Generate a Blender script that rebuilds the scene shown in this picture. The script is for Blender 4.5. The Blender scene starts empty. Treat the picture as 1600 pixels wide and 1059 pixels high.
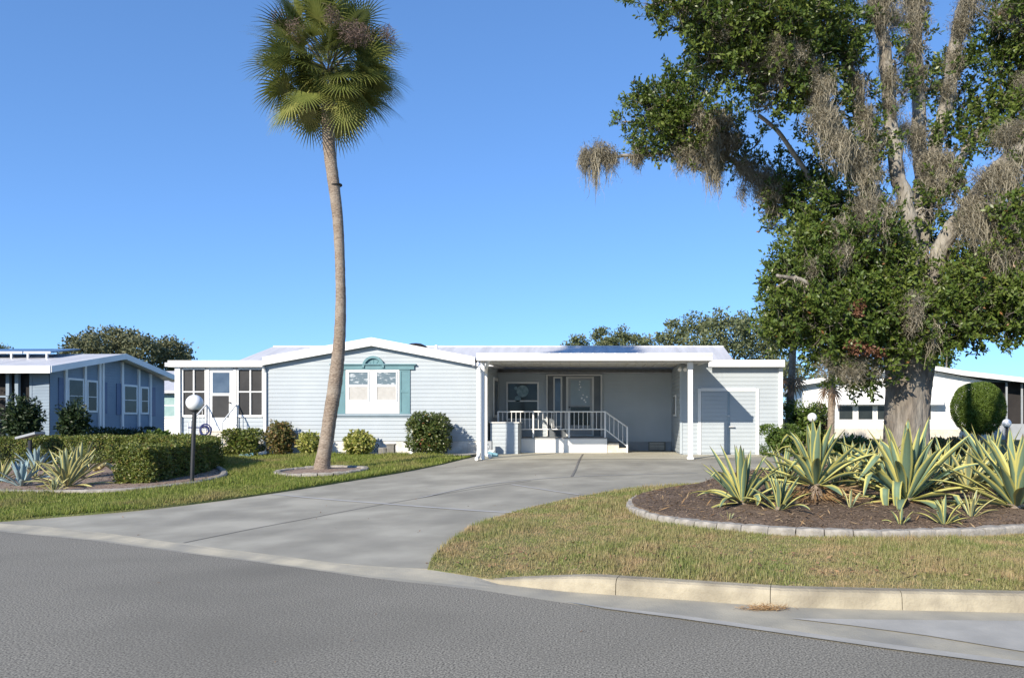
import bpy, bmesh, math, random
import numpy as np
from mathutils import Vector, Matrix
from mathutils.geometry import delaunay_2d_cdt
rnd = random.Random(7)
rng = np.random.default_rng(11)
sc = bpy.context.scene
COL = sc.collection
# ------------------------------------------------------------------ camera, sky, sun, exposure
F, CU, HV, EYE = 1200.0, 940.0, 655.0, 1.6          # focal length, principal point (photo pixels), eye height
cam = bpy.data.cameras.new('camera'); camo = bpy.data.objects.new('camera', cam); COL.objects.link(camo)
cam.sensor_width = 36; cam.lens = 36 * F / 1600
cam.shift_x = (800 - CU) / 1600; cam.shift_y = (HV - 529.5) / 1600
cam.clip_end = 3000; cam.clip_start = 0.1
camo.location = (0, 0, EYE); camo.rotation_euler = (math.pi / 2, 0, 0)
sc.camera = camo
TRAVEL = Vector((1.73, 3.1, -1.72)).normalized()
ELEV = math.asin(-TRAVEL.z)
w = bpy.data.worlds.new('World'); sc.world = w; w.use_nodes = True
nt = w.node_tree
sky = nt.nodes.new('ShaderNodeTexSky'); sky.sky_type = 'NISHITA'; sky.sun_disc = False
sky.sun_elevation = ELEV; sky.sun_rotation = math.atan2(-TRAVEL.x, -TRAVEL.y)
sky.air_density = 0.7; sky.dust_density = 0.2; sky.ozone_density = 2.0; sky.altitude = 0
gm = nt.nodes.new('ShaderNodeGamma'); gm.inputs['Gamma'].default_value = 0.69          # the camera's soft sky contrast
tn = nt.nodes.new('ShaderNodeMix'); tn.data_type = 'RGBA'; tn.blend_type = 'MULTIPLY'; tn.inputs[0].default_value = 1
tn.inputs[7].default_value = (.73, 1.15, 1.70, 1)
nt.links.new(sky.outputs[0], gm.inputs['Color']); nt.links.new(gm.outputs[0], tn.inputs[6]); nt.links.new(tn.outputs[2], nt.nodes['Background'].inputs[0])
nt.nodes['Background'].inputs[1].default_value = 0.15
sl = bpy.data.lights.new('sun', 'SUN'); so = bpy.data.objects.new('sun', sl); COL.objects.link(so)
sl.energy = 5.0; sl.angle = math.radians(0.5); sl.color = (1.0, 0.90, 0.75)
so.rotation_euler = TRAVEL.to_track_quat('-Z', 'Y').to_euler(); so.location = (-20, -30, 30)
sc.view_settings.view_transform = 'Standard'; sc.view_settings.look = 'None'
sc.view_settings.exposure = 0.50; sc.view_settings.gamma = 1
try:
    sc.cycles.use_denoising = True
    sc.cycles.max_bounces = 6; sc.cycles.transparent_max_bounces = 12
except Exception: pass

# ------------------------------------------------------------------ materials
def sst(a, b, x):
    t = np.clip((np.asarray(x, float) - a) / (b - a), 0, 1)
    return t * t * (3 - 2 * t)
MATS = {}
def pmat(name, c1, c2=None, scale=4.0, rough=0.7, bump=0.0, bscale=None, detail=6, c3=None, scale3=0.6, amt3=0.5, spec=0.3, stretch=None, lo=0.35, hi=0.65, metal=0.0):
    m = bpy.data.materials.new(name); m.use_nodes = True; n = m.node_tree; L = n.links
    b = n.nodes['Principled BSDF']; b.inputs['Roughness'].default_value = rough
    b.inputs['Specular IOR Level'].default_value = spec; b.inputs['Metallic'].default_value = metal
    tc = n.nodes.new('ShaderNodeTexCoord'); vec = tc.outputs['Object']
    if stretch:
        mp = n.nodes.new('ShaderNodeMapping'); mp.inputs['Scale'].default_value = stretch
        L.new(vec, mp.inputs[0]); vec = mp.outputs[0]
    if c2 is None:
        b.inputs['Base Color'].default_value = (*c1, 1)
    else:
        nz = n.nodes.new('ShaderNodeTexNoise'); nz.inputs['Scale'].default_value = scale; nz.inputs['Detail'].default_value = detail
        L.new(vec, nz.inputs['Vector'])
        cr = n.nodes.new('ShaderNodeValToRGB'); cr.color_ramp.elements[0].color = (*c1, 1); cr.color_ramp.elements[1].color = (*c2, 1)
        cr.color_ramp.elements[0].position = lo; cr.color_ramp.elements[1].position = hi
        L.new(nz.outputs[0], cr.inputs[0]); out = cr.outputs[0]
        if c3 is not None:
            n3 = n.nodes.new('ShaderNodeTexNoise'); n3.inputs['Scale'].default_value = scale3; n3.inputs['Detail'].default_value = 5
            L.new(vec, n3.inputs['Vector'])
            r3 = n.nodes.new('ShaderNodeValToRGB'); r3.color_ramp.elements[0].position = 0.45; r3.color_ramp.elements[1].position = 0.7
            r3.color_ramp.elements[1].color = (amt3, amt3, amt3, 1)
            L.new(n3.outputs[0], r3.inputs[0])
            mx = n.nodes.new('ShaderNodeMix'); mx.data_type = 'RGBA'
            L.new(r3.outputs[0], mx.inputs[0]); L.new(out, mx.inputs[6]); mx.inputs[7].default_value = (*c3, 1)
            out = mx.outputs[2]
        L.new(out, b.inputs['Base Color'])
    if bump:
        nb = n.nodes.new('ShaderNodeTexNoise'); nb.inputs['Scale'].default_value = bscale or scale * 2; nb.inputs['Detail'].default_value = 6
        L.new(vec, nb.inputs['Vector'])
        bp = n.nodes.new('ShaderNodeBump'); bp.inputs['Strength'].default_value = 1.0; bp.inputs['Distance'].default_value = bump
        L.new(nb.outputs[0], bp.inputs['Height']); L.new(bp.outputs[0], b.inputs['Normal'])
    MATS[name] = m
    return m
def leafmat(name, cols, rough=0.45, trans=0.25, spec=0.4):
    """leaf colour picked by a random number stored on each leaf"""
    m = bpy.data.materials.new(name); m.use_nodes = True; n = m.node_tree; L = n.links
    b = n.nodes['Principled BSDF']; b.inputs['Roughness'].default_value = rough; b.inputs['Specular IOR Level'].default_value = spec
    a = n.nodes.new('ShaderNodeAttribute'); a.attribute_name = 'rnd'
    cr = n.nodes.new('ShaderNodeValToRGB'); e = cr.color_ramp.elements
    for i, (p, c) in enumerate(cols):
        el = e[i] if i < 2 else e.new(p)
        el.position = p; el.color = (*c, 1)
    L.new(a.outputs['Fac'], cr.inputs[0]); L.new(cr.outputs[0], b.inputs['Base Color'])
    if trans:
        t = n.nodes.new('ShaderNodeBsdfTranslucent'); L.new(cr.outputs[0], t.inputs[0])
        mx = n.nodes.new('ShaderNodeMixShader'); mx.inputs[0].default_value = trans
        L.new(b.outputs[0], mx.inputs[1]); L.new(t.outputs[0], mx.inputs[2])
        L.new(mx.outputs[0], n.nodes['Material Output'].inputs[0])
    MATS[name] = m
    return m
M_siding = pmat('blue_siding', (.385, .43, .465), (.42, .465, .50), 1.2, .55, c3=(.355, .395, .43), scale3=.5, amt3=.5)
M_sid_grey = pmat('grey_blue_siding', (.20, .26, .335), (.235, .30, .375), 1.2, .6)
M_white = pmat('white_paint', (.80, .80, .79), (.72, .73, .73), 1.4, .45, c3=(.66, .66, .63), scale3=.9, amt3=.35)
M_whitewall = pmat('white_siding', (.80, .80, .78), (.74, .74, .73), 1.0, .5)
M_roof = pmat('white_roof_metal', (.56, .565, .59), (.48, .49, .52), .8, .5, stretch=(6, .5, 1), c3=(.38, .39, .43), scale3=.4, amt3=.5)
M_teal = pmat('teal_paint', (.105, .215, .245), (.125, .25, .28), 3, .5)
M_tealgrey = pmat('grey_blue_trim', (.26, .33, .38), (.30, .37, .42), 3, .5)
M_slate = pmat('slate_blue_shutter', (.10, .14, .24), (.13, .17, .27), 3, .5)
M_skirt = pmat('skirting', (.74, .74, .72), (.55, .54, .51), 3.5, .8, .006, 20, c3=(.38, .36, .31), scale3=2.5, amt3=.5)
M_glass = pmat('window_glass', (.022, .028, .030), (.035, .042, .042), 2, .10, spec=.22)
M_glassblue = pmat('window_glass_blue', (.06, .09, .14), (.09, .13, .19), 3, .1, spec=.3)
M_glasspale = pmat('window_glass_pale', (.27, .42, .42), (.36, .50, .50), 3, .12, spec=.6)
M_lace = pmat('lace_curtain', (.42, .41, .39), (.47, .46, .44), 9, .8)
M_lace2 = pmat('swag_curtain', (.10, .15, .185), (.45, .49, .52), 7, .4, stretch=(1, 1, 2.6), lo=.54, hi=.66, spec=.4)
M_screen = pmat('insect_screen', (.030, .031, .033), (.048, .048, .05), 1.5, .75)
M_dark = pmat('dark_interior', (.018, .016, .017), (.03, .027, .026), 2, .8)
M_grey = pmat('grey_paint', (.32, .34, .36), (.27, .29, .31), 3, .6)
M_deck = pmat('deck_boards', (.22, .23, .24), (.28, .29, .30), 3, .7, stretch=(1, 8, 1))
M_cream = pmat('cream_block', (.62, .58, .50), (.52, .48, .41), 7, .8, .004, 30)
M_soffit = pmat('soffit', (.62, .62, .61), (.56, .56, .55), 2, .6)
M_black = pmat('black_metal', (.02, .021, .024), (.03, .03, .033), 6, .45, spec=.5)
M_globe = pmat('frosted_globe', (.82, .83, .84), (.78, .79, .80), 2, .25, spec=.5)
M_asphalt = pmat('asphalt', (.05, .047, .039), (.49, .46, .38), 72, .9, .0012, 110, detail=5, c3=(.15, .141, .116), scale3=.45, amt3=.65, lo=.33, hi=.76)
M_drive = pmat('driveway_concrete', (.285, .27, .222), (.395, .375, .31), 1.3, .8, .002, 70, detail=10, c3=(.205, .195, .163), scale3=.7, amt3=.65)
M_apron = pmat('carport_concrete', (.50, .475, .385), (.42, .40, .325), 1.4, .8, .002, 60, detail=9)
M_gutter = pmat('gutter_concrete', (.33, .31, .25), (.44, .405, .315), 2.2, .85, .004, 60, detail=9, c3=(.22, .22, .205), scale3=1.3, amt3=.7)
M_kerb = pmat('kerb_concrete', (.40, .355, .26), (.29, .255, .19), 5.0, .85, .008, 45, detail=10, c3=(.19, .165, .12), scale3=2.4, amt3=.75)
M_paleconc = pmat('pale_concrete', (.35, .34, .305), (.43, .415, .37), 3, .85, .003, 60, detail=8)
M_joint = pmat('joint_dark', (.16, .155, .145), (.22, .21, .19), 5, .9)
M_palejoint = pmat('joint_pale', (.42, .415, .40), (.36, .36, .35), 3, .9)
M_soil = pmat('lawn_soil', (.20, .185, .075), (.31, .245, .125), 5, .95, .02, 30, c3=(.14, .17, .055), scale3=.7, amt3=.8)
M_soilg = pmat('lawn_soil_green', (.11, .145, .04), (.155, .165, .06), 5, .95, .02, 30, c3=(.16, .14, .055), scale3=.5, amt3=.6)
M_ground = pmat('ground_grass', (.08, .11, .03), (.13, .13, .05), 2, .95, .02, 20)
M_mulch = pmat('mulch', (.07, .048, .032), (.20, .14, .095), 26, .95, .03, 32, detail=8, c3=(.27, .20, .15), scale3=1.1, amt3=.55)
M_mulchl = pmat('pale_mulch', (.17, .11, .08), (.32, .25, .20), 22, .95, .02, 30, detail=8, c3=(.33, .28, .23), scale3=.8, amt3=.6)
M_gravel = pmat('pebbles', (.30, .28, .25), (.52, .50, .46), 18, .9, .02, 25, detail=6)
M_stone = pmat('edging_concrete', (.36, .335, .295), (.23, .215, .19), 9, .9, .012, 25, detail=8, c3=(.19, .18, .165), scale3=2.2, amt3=.5)
M_oakbark = pmat('oak_bark', (.23, .20, .165), (.10, .085, .07), 11, .95, .04, 18, detail=9, stretch=(1, 1, .28), c3=(.36, .34, .30), scale3=2.6, amt3=.6)
M_limb = pmat('limb_bark', (.30, .275, .235), (.14, .12, .10), 10, .95, .03, 18, detail=9, stretch=(1, 1, .4), c3=(.42, .40, .35), scale3=2.6, amt3=.7)
M_palmbark = pmat('palm_bark', (.34, .275, .215), (.17, .13, .10), 16, .95, .03, 22, detail=9, stretch=(1, 1, 2.8), c3=(.42, .37, .31), scale3=1.6, amt3=.5)
M_twig = pmat('twig', (.22, .19, .155), (.14, .12, .10), 8, .9)
M_deadwood = pmat('dead_wood', (.46, .41, .35), (.30, .26, .22), 8, .9, .01)
M_pot = pmat('planter_grey', (.16, .15, .13), (.22, .21, .19), 8, .8)
M_potb = pmat('splash_blue', (.13, .27, .34), (.17, .31, .37), 6, .7)
M_navy = pmat('navy_paint', (.015, .02, .10), (.02, .03, .13), 6, .5)
M_panel = pmat('solar_panel', (.035, .05, .10), (.05, .07, .13), 3, .2, spec=.6)
M_steel = pmat('galvanised', (.45, .46, .48), (.55, .56, .57), 5, .4, metal=.4)
M_oakleaf = leafmat('oak_leaf', [(0, (.032, .062, .012)), (.45, (.095, .145, .026)), (.85, (.185, .225, .048)), (.985, (.29, .28, .09)), (1, (.26, .13, .05))], .40, .28, .4)
M_redleaf = leafmat('dead_oak_leaf', [(0, (.13, .055, .03)), (1, (.22, .11, .065))], .6, .2)
M_moss = leafmat('spanish_moss', [(0, (.19, .17, .125)), (.5, (.31, .28, .21)), (1, (.45, .41, .315))], .95, .25, .1)
M_farleaf = leafmat('far_leaf', [(0, (.07, .095, .045)), (.6, (.135, .16, .07)), (1, (.21, .215, .11))], .6, .2)
M_farleaf2 = leafmat('far_leaf_olive', [(0, (.075, .09, .045)), (.6, (.14, .15, .075)), (1, (.23, .22, .12))], .6, .2)
M_hedge = leafmat('hedge_leaf', [(0, (.075, .11, .02)), (.6, (.145, .18, .033)), (.93, (.22, .22, .055)), (1, (.22, .13, .05))], .5, .25)
M_green = leafmat('shrub_leaf', [(0, (.045, .085, .015)), (.6, (.09, .15, .028)), (1, (.16, .21, .05))], .45, .25)
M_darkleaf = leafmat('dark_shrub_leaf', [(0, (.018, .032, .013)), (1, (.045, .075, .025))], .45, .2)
M_varleaf = leafmat('variegated_leaf', [(0, (.11, .16, .03)), (.5, (.32, .33, .07)), (1, (.55, .50, .20))], .45, .25)
M_bronze = leafmat('bronze_leaf', [(0, (.06, .085, .022)), (.5, (.16, .145, .045)), (1, (.30, .17, .075))], .5, .25)
M_rusty = leafmat('rusty_leaf', [(0, (.12, .07, .035)), (.6, (.22, .115, .06)), (1, (.12, .13, .045))], .6, .2)
M_ixora = leafmat('glossy_round_leaf', [(0, (.035, .06, .014)), (.55, (.08, .115, .025)), (.955, (.17, .17, .05)), (.975, (.24, .07, .04)), (1, (.30, .09, .05))], .35, .2, .5)
M_topiary = leafmat('topiary_leaf', [(0, (.06, .10, .012)), (1, (.13, .19, .025))], .6, .25)
M_frond = leafmat('palm_frond', [(0, (.07, .095, .022)), (.35, (.17, .195, .048)), (.7, (.36, .34, .11)), (1, (.46, .35, .17))], .4, .25, .5)
M_deadfrond = leafmat('dead_frond', [(0, (.27, .15, .075)), (1, (.44, .28, .16))], .8, .15)
M_seed = leafmat('palm_seed_stalk', [(0, (.08, .055, .045)), (1, (.19, .135, .11))], .9, .1)
M_straw = leafmat('straw', [(0, (.22, .12, .05)), (.5, (.36, .23, .11)), (1, (.45, .33, .19))], .9, .15)
M_litter = leafmat('leaf_litter', [(0, (.16, .09, .05)), (1, (.34, .22, .12))], .9, .1)
def grassmat(name, g1, g2, g3, brown, bscale, blo, bhi):
    m = leafmat(name, [(0, g1), (.6, g2), (1, g3)], .6, .3, .25)
    n = m.node_tree; L = n.links
    cr = [x for x in n.nodes if x.type == 'VALTORGB'][0]
    tc = n.nodes.new('ShaderNodeTexCoord'); nz = n.nodes.new('ShaderNodeTexNoise'); nz.inputs['Scale'].default_value = bscale; nz.inputs['Detail'].default_value = 7
    nz.inputs['Roughness'].default_value = .65
    L.new(tc.outputs['Object'], nz.inputs['Vector'])
    r = n.nodes.new('ShaderNodeValToRGB'); r.color_ramp.elements[0].position = blo; r.color_ramp.elements[1].position = bhi
    L.new(nz.outputs[0], r.inputs[0])
    mx = n.nodes.new('ShaderNodeMix'); mx.data_type = 'RGBA'
    L.new(r.outputs[0], mx.inputs[0]); L.new(cr.outputs[0], mx.inputs[6]); mx.inputs[7].default_value = (*brown, 1)
    for nd in n.nodes:
        if nd.type == 'BSDF_PRINCIPLED': L.new(mx.outputs[2], nd.inputs['Base Color'])
        if nd.type == 'BSDF_TRANSLUCENT': L.new(mx.outputs[2], nd.inputs[0])
    return m
M_grassR = grassmat('dry_grass', (.155, .205, .048), (.255, .285, .09), (.42, .38, .19), (.44, .32, .18), 2.2, .40, .66)
M_grassL = grassmat('green_grass', (.13, .18, .03), (.225, .28, .055), (.32, .31, .10), (.32, .26, .12), .6, .48, .72)
def agavemat(name, inner1, inner2, edge, w0, w1):
    m = bpy.data.materials.new(name); m.use_nodes = True; n = m.node_tree; L = n.links
    b = n.nodes['Principled BSDF']; b.inputs['Roughness'].default_value = .62; b.inputs['Specular IOR Level'].default_value = .2
    uv = n.nodes.new('ShaderNodeUVMap'); sp = n.nodes.new('ShaderNodeSeparateXYZ'); L.new(uv.outputs[0], sp.inputs[0])
    tc = n.nodes.new('ShaderNodeTexCoord'); nz = n.nodes.new('ShaderNodeTexNoise'); nz.inputs['Scale'].default_value = 9; nz.inputs['Detail'].default_value = 4
    L.new(tc.outputs['Object'], nz.inputs['Vector'])
    s1 = n.nodes.new('ShaderNodeMath'); s1.operation = 'SUBTRACT'; L.new(sp.outputs[0], s1.inputs[0]); s1.inputs[1].default_value = .5
    s2 = n.nodes.new('ShaderNodeMath'); s2.operation = 'ABSOLUTE'; L.new(s1.outputs[0], s2.inputs[0])
    s3 = n.nodes.new('ShaderNodeMath'); s3.operation = 'MULTIPLY_ADD'; L.new(nz.outputs[0], s3.inputs[0]); s3.inputs[1].default_value = .12; L.new(s2.outputs[0], s3.inputs[2])
    r = n.nodes.new('ShaderNodeValToRGB'); r.color_ramp.elements[0].position = w0; r.color_ramp.elements[1].position = w1
    L.new(s3.outputs[0], r.inputs[0])
    # streaks along the leaf
    mp = n.nodes.new('ShaderNodeMapping'); mp.inputs['Scale'].default_value = (14, 1.2, 1); L.new(uv.outputs[0], mp.inputs[0])
    n2 = n.nodes.new('ShaderNodeTexNoise'); n2.inputs['Scale'].default_value = 1.5; n2.inputs['Detail'].default_value = 4; L.new(mp.outputs[0], n2.inputs['Vector'])
    mx0 = n.nodes.new('ShaderNodeMix'); mx0.data_type = 'RGBA'; L.new(n2.outputs[0], mx0.inputs[0])
    mx0.inputs[6].default_value = (*inner1, 1); mx0.inputs[7].default_value = (*inner2, 1)
    mx = n.nodes.new('ShaderNodeMix'); mx.data_type = 'RGBA'; L.new(r.outputs[0], mx.inputs[0])
    L.new(mx0.outputs[2], mx.inputs[6]); mx.inputs[7].default_value = (*edge, 1)
    # dry brown tips
    r2 = n.nodes.new('ShaderNodeValToRGB'); r2.color_ramp.elements[0].position = .93; r2.color_ramp.elements[1].position = .99
    L.new(sp.outputs[1], r2.inputs[0])
    mx2 = n.nodes.new('ShaderNodeMix'); mx2.data_type = 'RGBA'; L.new(r2.outputs[0], mx2.inputs[0]); L.new(mx.outputs[2], mx2.inputs[6]); mx2.inputs[7].default_value = (.10, .06, .035, 1)
    L.new(mx2.outputs[2], b.inputs['Base Color'])
    return m
M_agave = agavemat('variegated_agave', (.085, .15, .085), (.18, .25, .18), (.46, .43, .135), .33, .44)
M_agavep = agavemat('pale_variegated_agave', (.15, .20, .12), (.25, .29, .19), (.50, .45, .18), .29, .40)
M_agaveb = agavemat('blue_agave', (.17, .26, .28), (.27, .36, .38), (.34, .41, .40), .42, .55)

# ------------------------------------------------------------------ mesh helpers
class MB:
    def __init__(s): s.v = []; s.f = []; s.uv = []
    def quad(s, *p):
        i = len(s.v); s.v += [tuple(q) for q in p]; s.f.append(tuple(range(i, i + len(p)))); return s
    def box(s, x0, x1, y0, y1, z0, z1):
        i = len(s.v)
        s.v += [(x0, y0, z0), (x1, y0, z0), (x1, y1, z0), (x0, y1, z0), (x0, y0, z1), (x1, y0, z1), (x1, y1, z1), (x0, y1, z1)]
        s.f += [tuple(i + k for k in q) for q in ((3, 2, 1, 0), (4, 5, 6, 7), (0, 1, 5, 4), (1, 2, 6, 5), (2, 3, 7, 6), (3, 0, 4, 7))]
        return s
    def pbox(s, u0, u1, v0, v1, D, th):
        """box whose front face lies at depth D - th and covers a rectangle measured there"""
        d = D - th
        return s.box(px(u0, d), px(u1, d), d, D, pz(v1, d), pz(v0, d))
    def tube(s, pts, rad, n=8, cap=True, rough=0.0):
        pts = [Vector(p) for p in pts]
        if not hasattr(rad, '__len__'): rad = [rad] * len(pts)
        base = len(s.v); ref = None
        for k, p in enumerate(pts):
            t = (pts[min(k + 1, len(pts) - 1)] - pts[max(k - 1, 0)]).normalized()
            if ref is None: ref = t.orthogonal().normalized()
            a = (ref - t * ref.dot(t)).normalized(); ref = a; b = t.cross(a)
            for j in range(n):
                th = 2 * math.pi * j / n; r = rad[k] * (1 + (rnd.uniform(-rough, rough) if rough else 0))
                s.v.append(tuple(p + (a * math.cos(th) + b * math.sin(th)) * r))
        for k in range(len(pts) - 1):
            for j in range(n):
                a0 = base + k * n + j; a1 = base + k * n + (j + 1) % n
                s.f.append((a0, a1, a1 + n, a0 + n))
        if cap:
            s.f.append(tuple(base + j for j in reversed(range(n)))); e = base + (len(pts) - 1) * n
            s.f.append(tuple(e + j for j in range(n)))
        return s
    def lathe(s, c, prof, n=20):
        base = len(s.v)
        for r, z in prof:
            for j in range(n):
                th = 2 * math.pi * j / n; s.v.append((c[0] + r * math.cos(th), c[1] + r * math.sin(th), c[2] + z))
        for k in range(len(prof) - 1):
            for j in range(n):
                a0 = base + k * n + j; a1 = base + k * n + (j + 1) % n
                s.f.append((a0, a1, a1 + n, a0 + n))
        s.f.append(tuple(base + j for j in reversed(range(n)))); e = base + (len(prof) - 1) * n
        s.f.append(tuple(e + j for j in range(n)))
        return s
    def prism(s, poly, axis, a0, a1):
        """poly in the two other axes, extruded along axis from a0 to a1"""
        def P(q, a):
            return {'x': (a, q[0], q[1]), 'y': (q[0], a, q[1]), 'z': (q[0], q[1], a)}[axis]
        i = len(s.v); n = len(poly)
        s.v += [P(q, a0) for q in poly] + [P(q, a1) for q in poly]
        s.f.append(tuple(i + k for k in range(n))); s.f.append(tuple(i + n + k for k in reversed(range(n))))
        for k in range(n):
            s.f.append((i + k, i + n + k, i + n + (k + 1) % n, i + (k + 1) % n))
        return s
    def siding(s, p0, p1, z0, top, course=0.125, lap=.017):
        """lap siding seen on the right-hand side of the walk from p1 to p0 (facing outward); top = [(t, z), ...] along the wall"""
        p0 = Vector((*p0, 0)); p1 = Vector((*p1, 0)); L = (p1 - p0).length; d = (p1 - p0) / L
        nrm = Vector((d.y, -d.x, 0))
        ts = np.array([q[0] for q in top]) * L; zs = np.array([q[1] for q in top]); zmax = zs.max()
        tt = np.linspace(0, L, 401); zt = np.interp(tt, ts, zs)
        def iv(z):
            k = np.nonzero(zt >= z - 1e-6)[0]
            return (tt[k[0]], tt[k[-1]]) if len(k) else None
        def P(t, z, o): q = p0 + d * t + nrm * o; return (q.x, q.y, z)
        z = z0
        while z < zmax - .01:
            z2 = min(z + course, zmax); i1 = iv(z); i2 = iv(z2 - 1e-4) or i1
            if i1 is None: break
            gz1 = z + min(.009, (z2 - z) * .3)       # open groove under each board
            s.quad(P(i1[0], gz1, lap), P(i1[1], gz1, lap), P(i2[1], z2, .012), P(i2[0], z2, .012))
            s.quad(P(i1[0], gz1, -.004), P(i1[1], gz1, -.004), P(i1[1], gz1, lap), P(i1[0], gz1, lap))
            s.quad(P(i1[0], z, -.004), P(i1[1], z, -.004), P(i1[1], gz1, -.004), P(i1[0], gz1, -.004))
            s.quad(P(i2[0], z2, -.004), P(i2[0], z2, .012), P(i2[1], z2, .012), P(i2[1], z2, -.004))
            z = z2
        return s
    def build(s, name, mat, parent=None, smooth=False, loc=None, fix=False):
        o = Vector(loc) if loc is not None else (wloc(parent) if parent else Vector((0, 0, 0)))
        me = bpy.data.meshes.new(name)
        me.from_pydata([(a[0] - o.x, a[1] - o.y, a[2] - o.z) for a in s.v], [], s.f)
        if fix:
            bm = bmesh.new(); bm.from_mesh(me); bmesh.ops.recalc_face_normals(bm, faces=bm.faces); bm.to_mesh(me); bm.free()
        if s.uv:
            ul = me.uv_layers.new(name='UVMap'); li = np.empty(len(me.loops), int); me.loops.foreach_get('vertex_index', li)
            ul.data.foreach_set('uv', np.array(s.uv, float)[li].ravel())
        if smooth: me.polygons.foreach_set('use_smooth', [True] * len(me.polygons))
        me.materials.append(mat); me.update()
        ob = bpy.data.objects.new(name, me); COL.objects.link(ob)
        if parent: ob.parent = parent
        if loc is not None: ob.location = o
        return ob
def wloc(o):
    v = Vector((0, 0, 0))
    while o: v += o.location; o = o.parent
    return v
def tag(o, label=None, cat=None, group=None, kind=None):
    if label: o['label'] = label
    if cat: o['category'] = cat
    if group: o['group'] = group
    if kind: o['kind'] = kind
    return o
def empty(name, loc, label, cat, group=None):
    o = bpy.data.objects.new(name, None); COL.objects.link(o); o.location = loc; o.empty_display_size = .3
    return tag(o, label, cat, group)
def quadmesh(name, V, r, mat, parent=None, loc=None):
    """V (n,k,3): n separate k-gons; r (n,): the random number of each"""
    V = np.asarray(V, float); n, k = V.shape[:2]
    o = np.array(loc) if loc is not None else (np.array(wloc(parent)) if parent else np.zeros(3))
    me = bpy.data.meshes.new(name)
    me.vertices.add(n * k); me.vertices.foreach_set('co', (V.reshape(-1, 3) - o).ravel())
    me.loops.add(n * k); me.loops.foreach_set('vertex_index', np.arange(n * k))
    me.polygons.add(n); me.polygons.foreach_set('loop_start', np.arange(n) * k)
    try: me.polygons.foreach_set('loop_total', np.full(n, k))
    except Exception: pass
    me.update(calc_edges=True)
    a = me.attributes.new('rnd', 'FLOAT', 'POINT'); a.data.foreach_set('value', np.repeat(np.asarray(r, float), k))
    me.materials.append(mat)
    ob = bpy.data.objects.new(name, me); COL.objects.link(ob)
    if parent: ob.parent = parent
    if loc is not None: ob.location = tuple(loc)
    return ob
def nrmz(a): return a / np.maximum(np.linalg.norm(a, axis=-1, keepdims=True), 1e-9)
def leafquads(P, A, N, L, W, fold=.0):
    """leaf rhombs: base P, axis A, face normal N"""
    A = nrmz(A); S = nrmz(np.cross(A, N)); L = np.asarray(L)[:, None]; W = np.asarray(W)[:, None]
    m = P + A * L * .5
    return np.stack([P, m + S * W * .5, P + A * L, m - S * W * .5], 1)
def rsph(n):
    return nrmz(rng.normal(size=(n, 3)))
# pixel of the photograph -> place in the scene
def px(u, D): return (u - CU) / F * D
def pz(v, D): return EYE - (v - HV) / F * D
def P(u, v, D): return Vector((px(u, D), D, pz(v, D)))
def R(u, v, z):
    D = (EYE - z) * F / (v - HV); return (px(u, D), D)

# ------------------------------------------------------------------ the lie of the land
_k = [R(*q, 0) for q in ((778, 912), (887, 924), (1002, 932), (1225, 948), (1375, 952), (1600, 957))] + \
     [R(*q, .03) for q in ((670, 890), (540, 882), (400, 864), (285, 850), (180, 835), (60, 822), (0, 818))]
_k += [(-14, 14.6), (-22, 19.5), (-60, 40), (6, 6.25), (9, 6.5), (16, 8.0), (60, 30)]
_k.sort(); KX = np.array([q[0] for q in _k]); KY = np.array([q[1] for q in _k])
def K(x): return np.interp(x, KX, KY)
_a = [R(*q, 0) for q in ((0, 830), (140, 843), (265, 860), (400, 877), (600, 905), (744, 920), (859, 938), (945, 950), (1060, 964), (1169, 979), (1375, 1009), (1600, 1039))]
_a += [(-14, 14.1), (-22, 19), (-60, 39.4), (4.4, 3.9), (6.5, 2.4), (12, -2), (60, -40)]
_a.sort(); AX = np.array([q[0] for q in _a]); AY = np.array([q[1] for q in _a])
def gd(x, y):
    s = np.asarray(y, float) - K(x); t = np.clip(s / 14.0, 0, 1)
    t = np.where(t > .8, .8 + .2 * np.sin(np.clip((t - .8) / .2, 0, 1) * math.pi / 2), t)
    z = .03 + .47 * t + .2 * sst(5, 9.5, x) * sst(17, 27, y) + .06 * sst(-6, -10, x) * sst(17, 23, y)
    return np.where(s < 0, 0.0, z)
def gl(x, y):
    s = np.asarray(y, float) - K(x)
    return gd(x, y) + .03 * sst(0, .4, s) + .095 * sst(-1.2, .8, x) * (1 - sst(0, 4, s))
def G(u, v, fn=None):
    fn = fn or gl; z = .2
    for _ in range(40):
        x, y = R(u, v, z); z = .5 * z + .5 * float(fn(x, y))
    x, y = R(u, v, z); return Vector((x, y, float(fn(x, y))))
def inside(pts, poly):
    x, y = pts[:, 0], pts[:, 1]; r = np.zeros(len(pts), bool); n = len(poly)
    for i in range(n):
        x0, y0 = poly[i]; x1, y1 = poly[(i + 1) % n]
        c = ((y0 > y) != (y1 > y)); xx = (x1 - x0) * (y - y0) / ((y1 - y0) if y1 != y0 else 1e-9) + x0
        r ^= c & (x < xx)
    return r
def dense(poly, step):
    out = []
    for i in range(len(poly)):
        a = Vector(poly[i][:2]); b = Vector(poly[(i + 1) % len(poly)][:2]); n = max(1, int((b - a).length / step))
        out += [tuple(a.lerp(b, k / n)) for k in range(n)]
    return out
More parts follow.
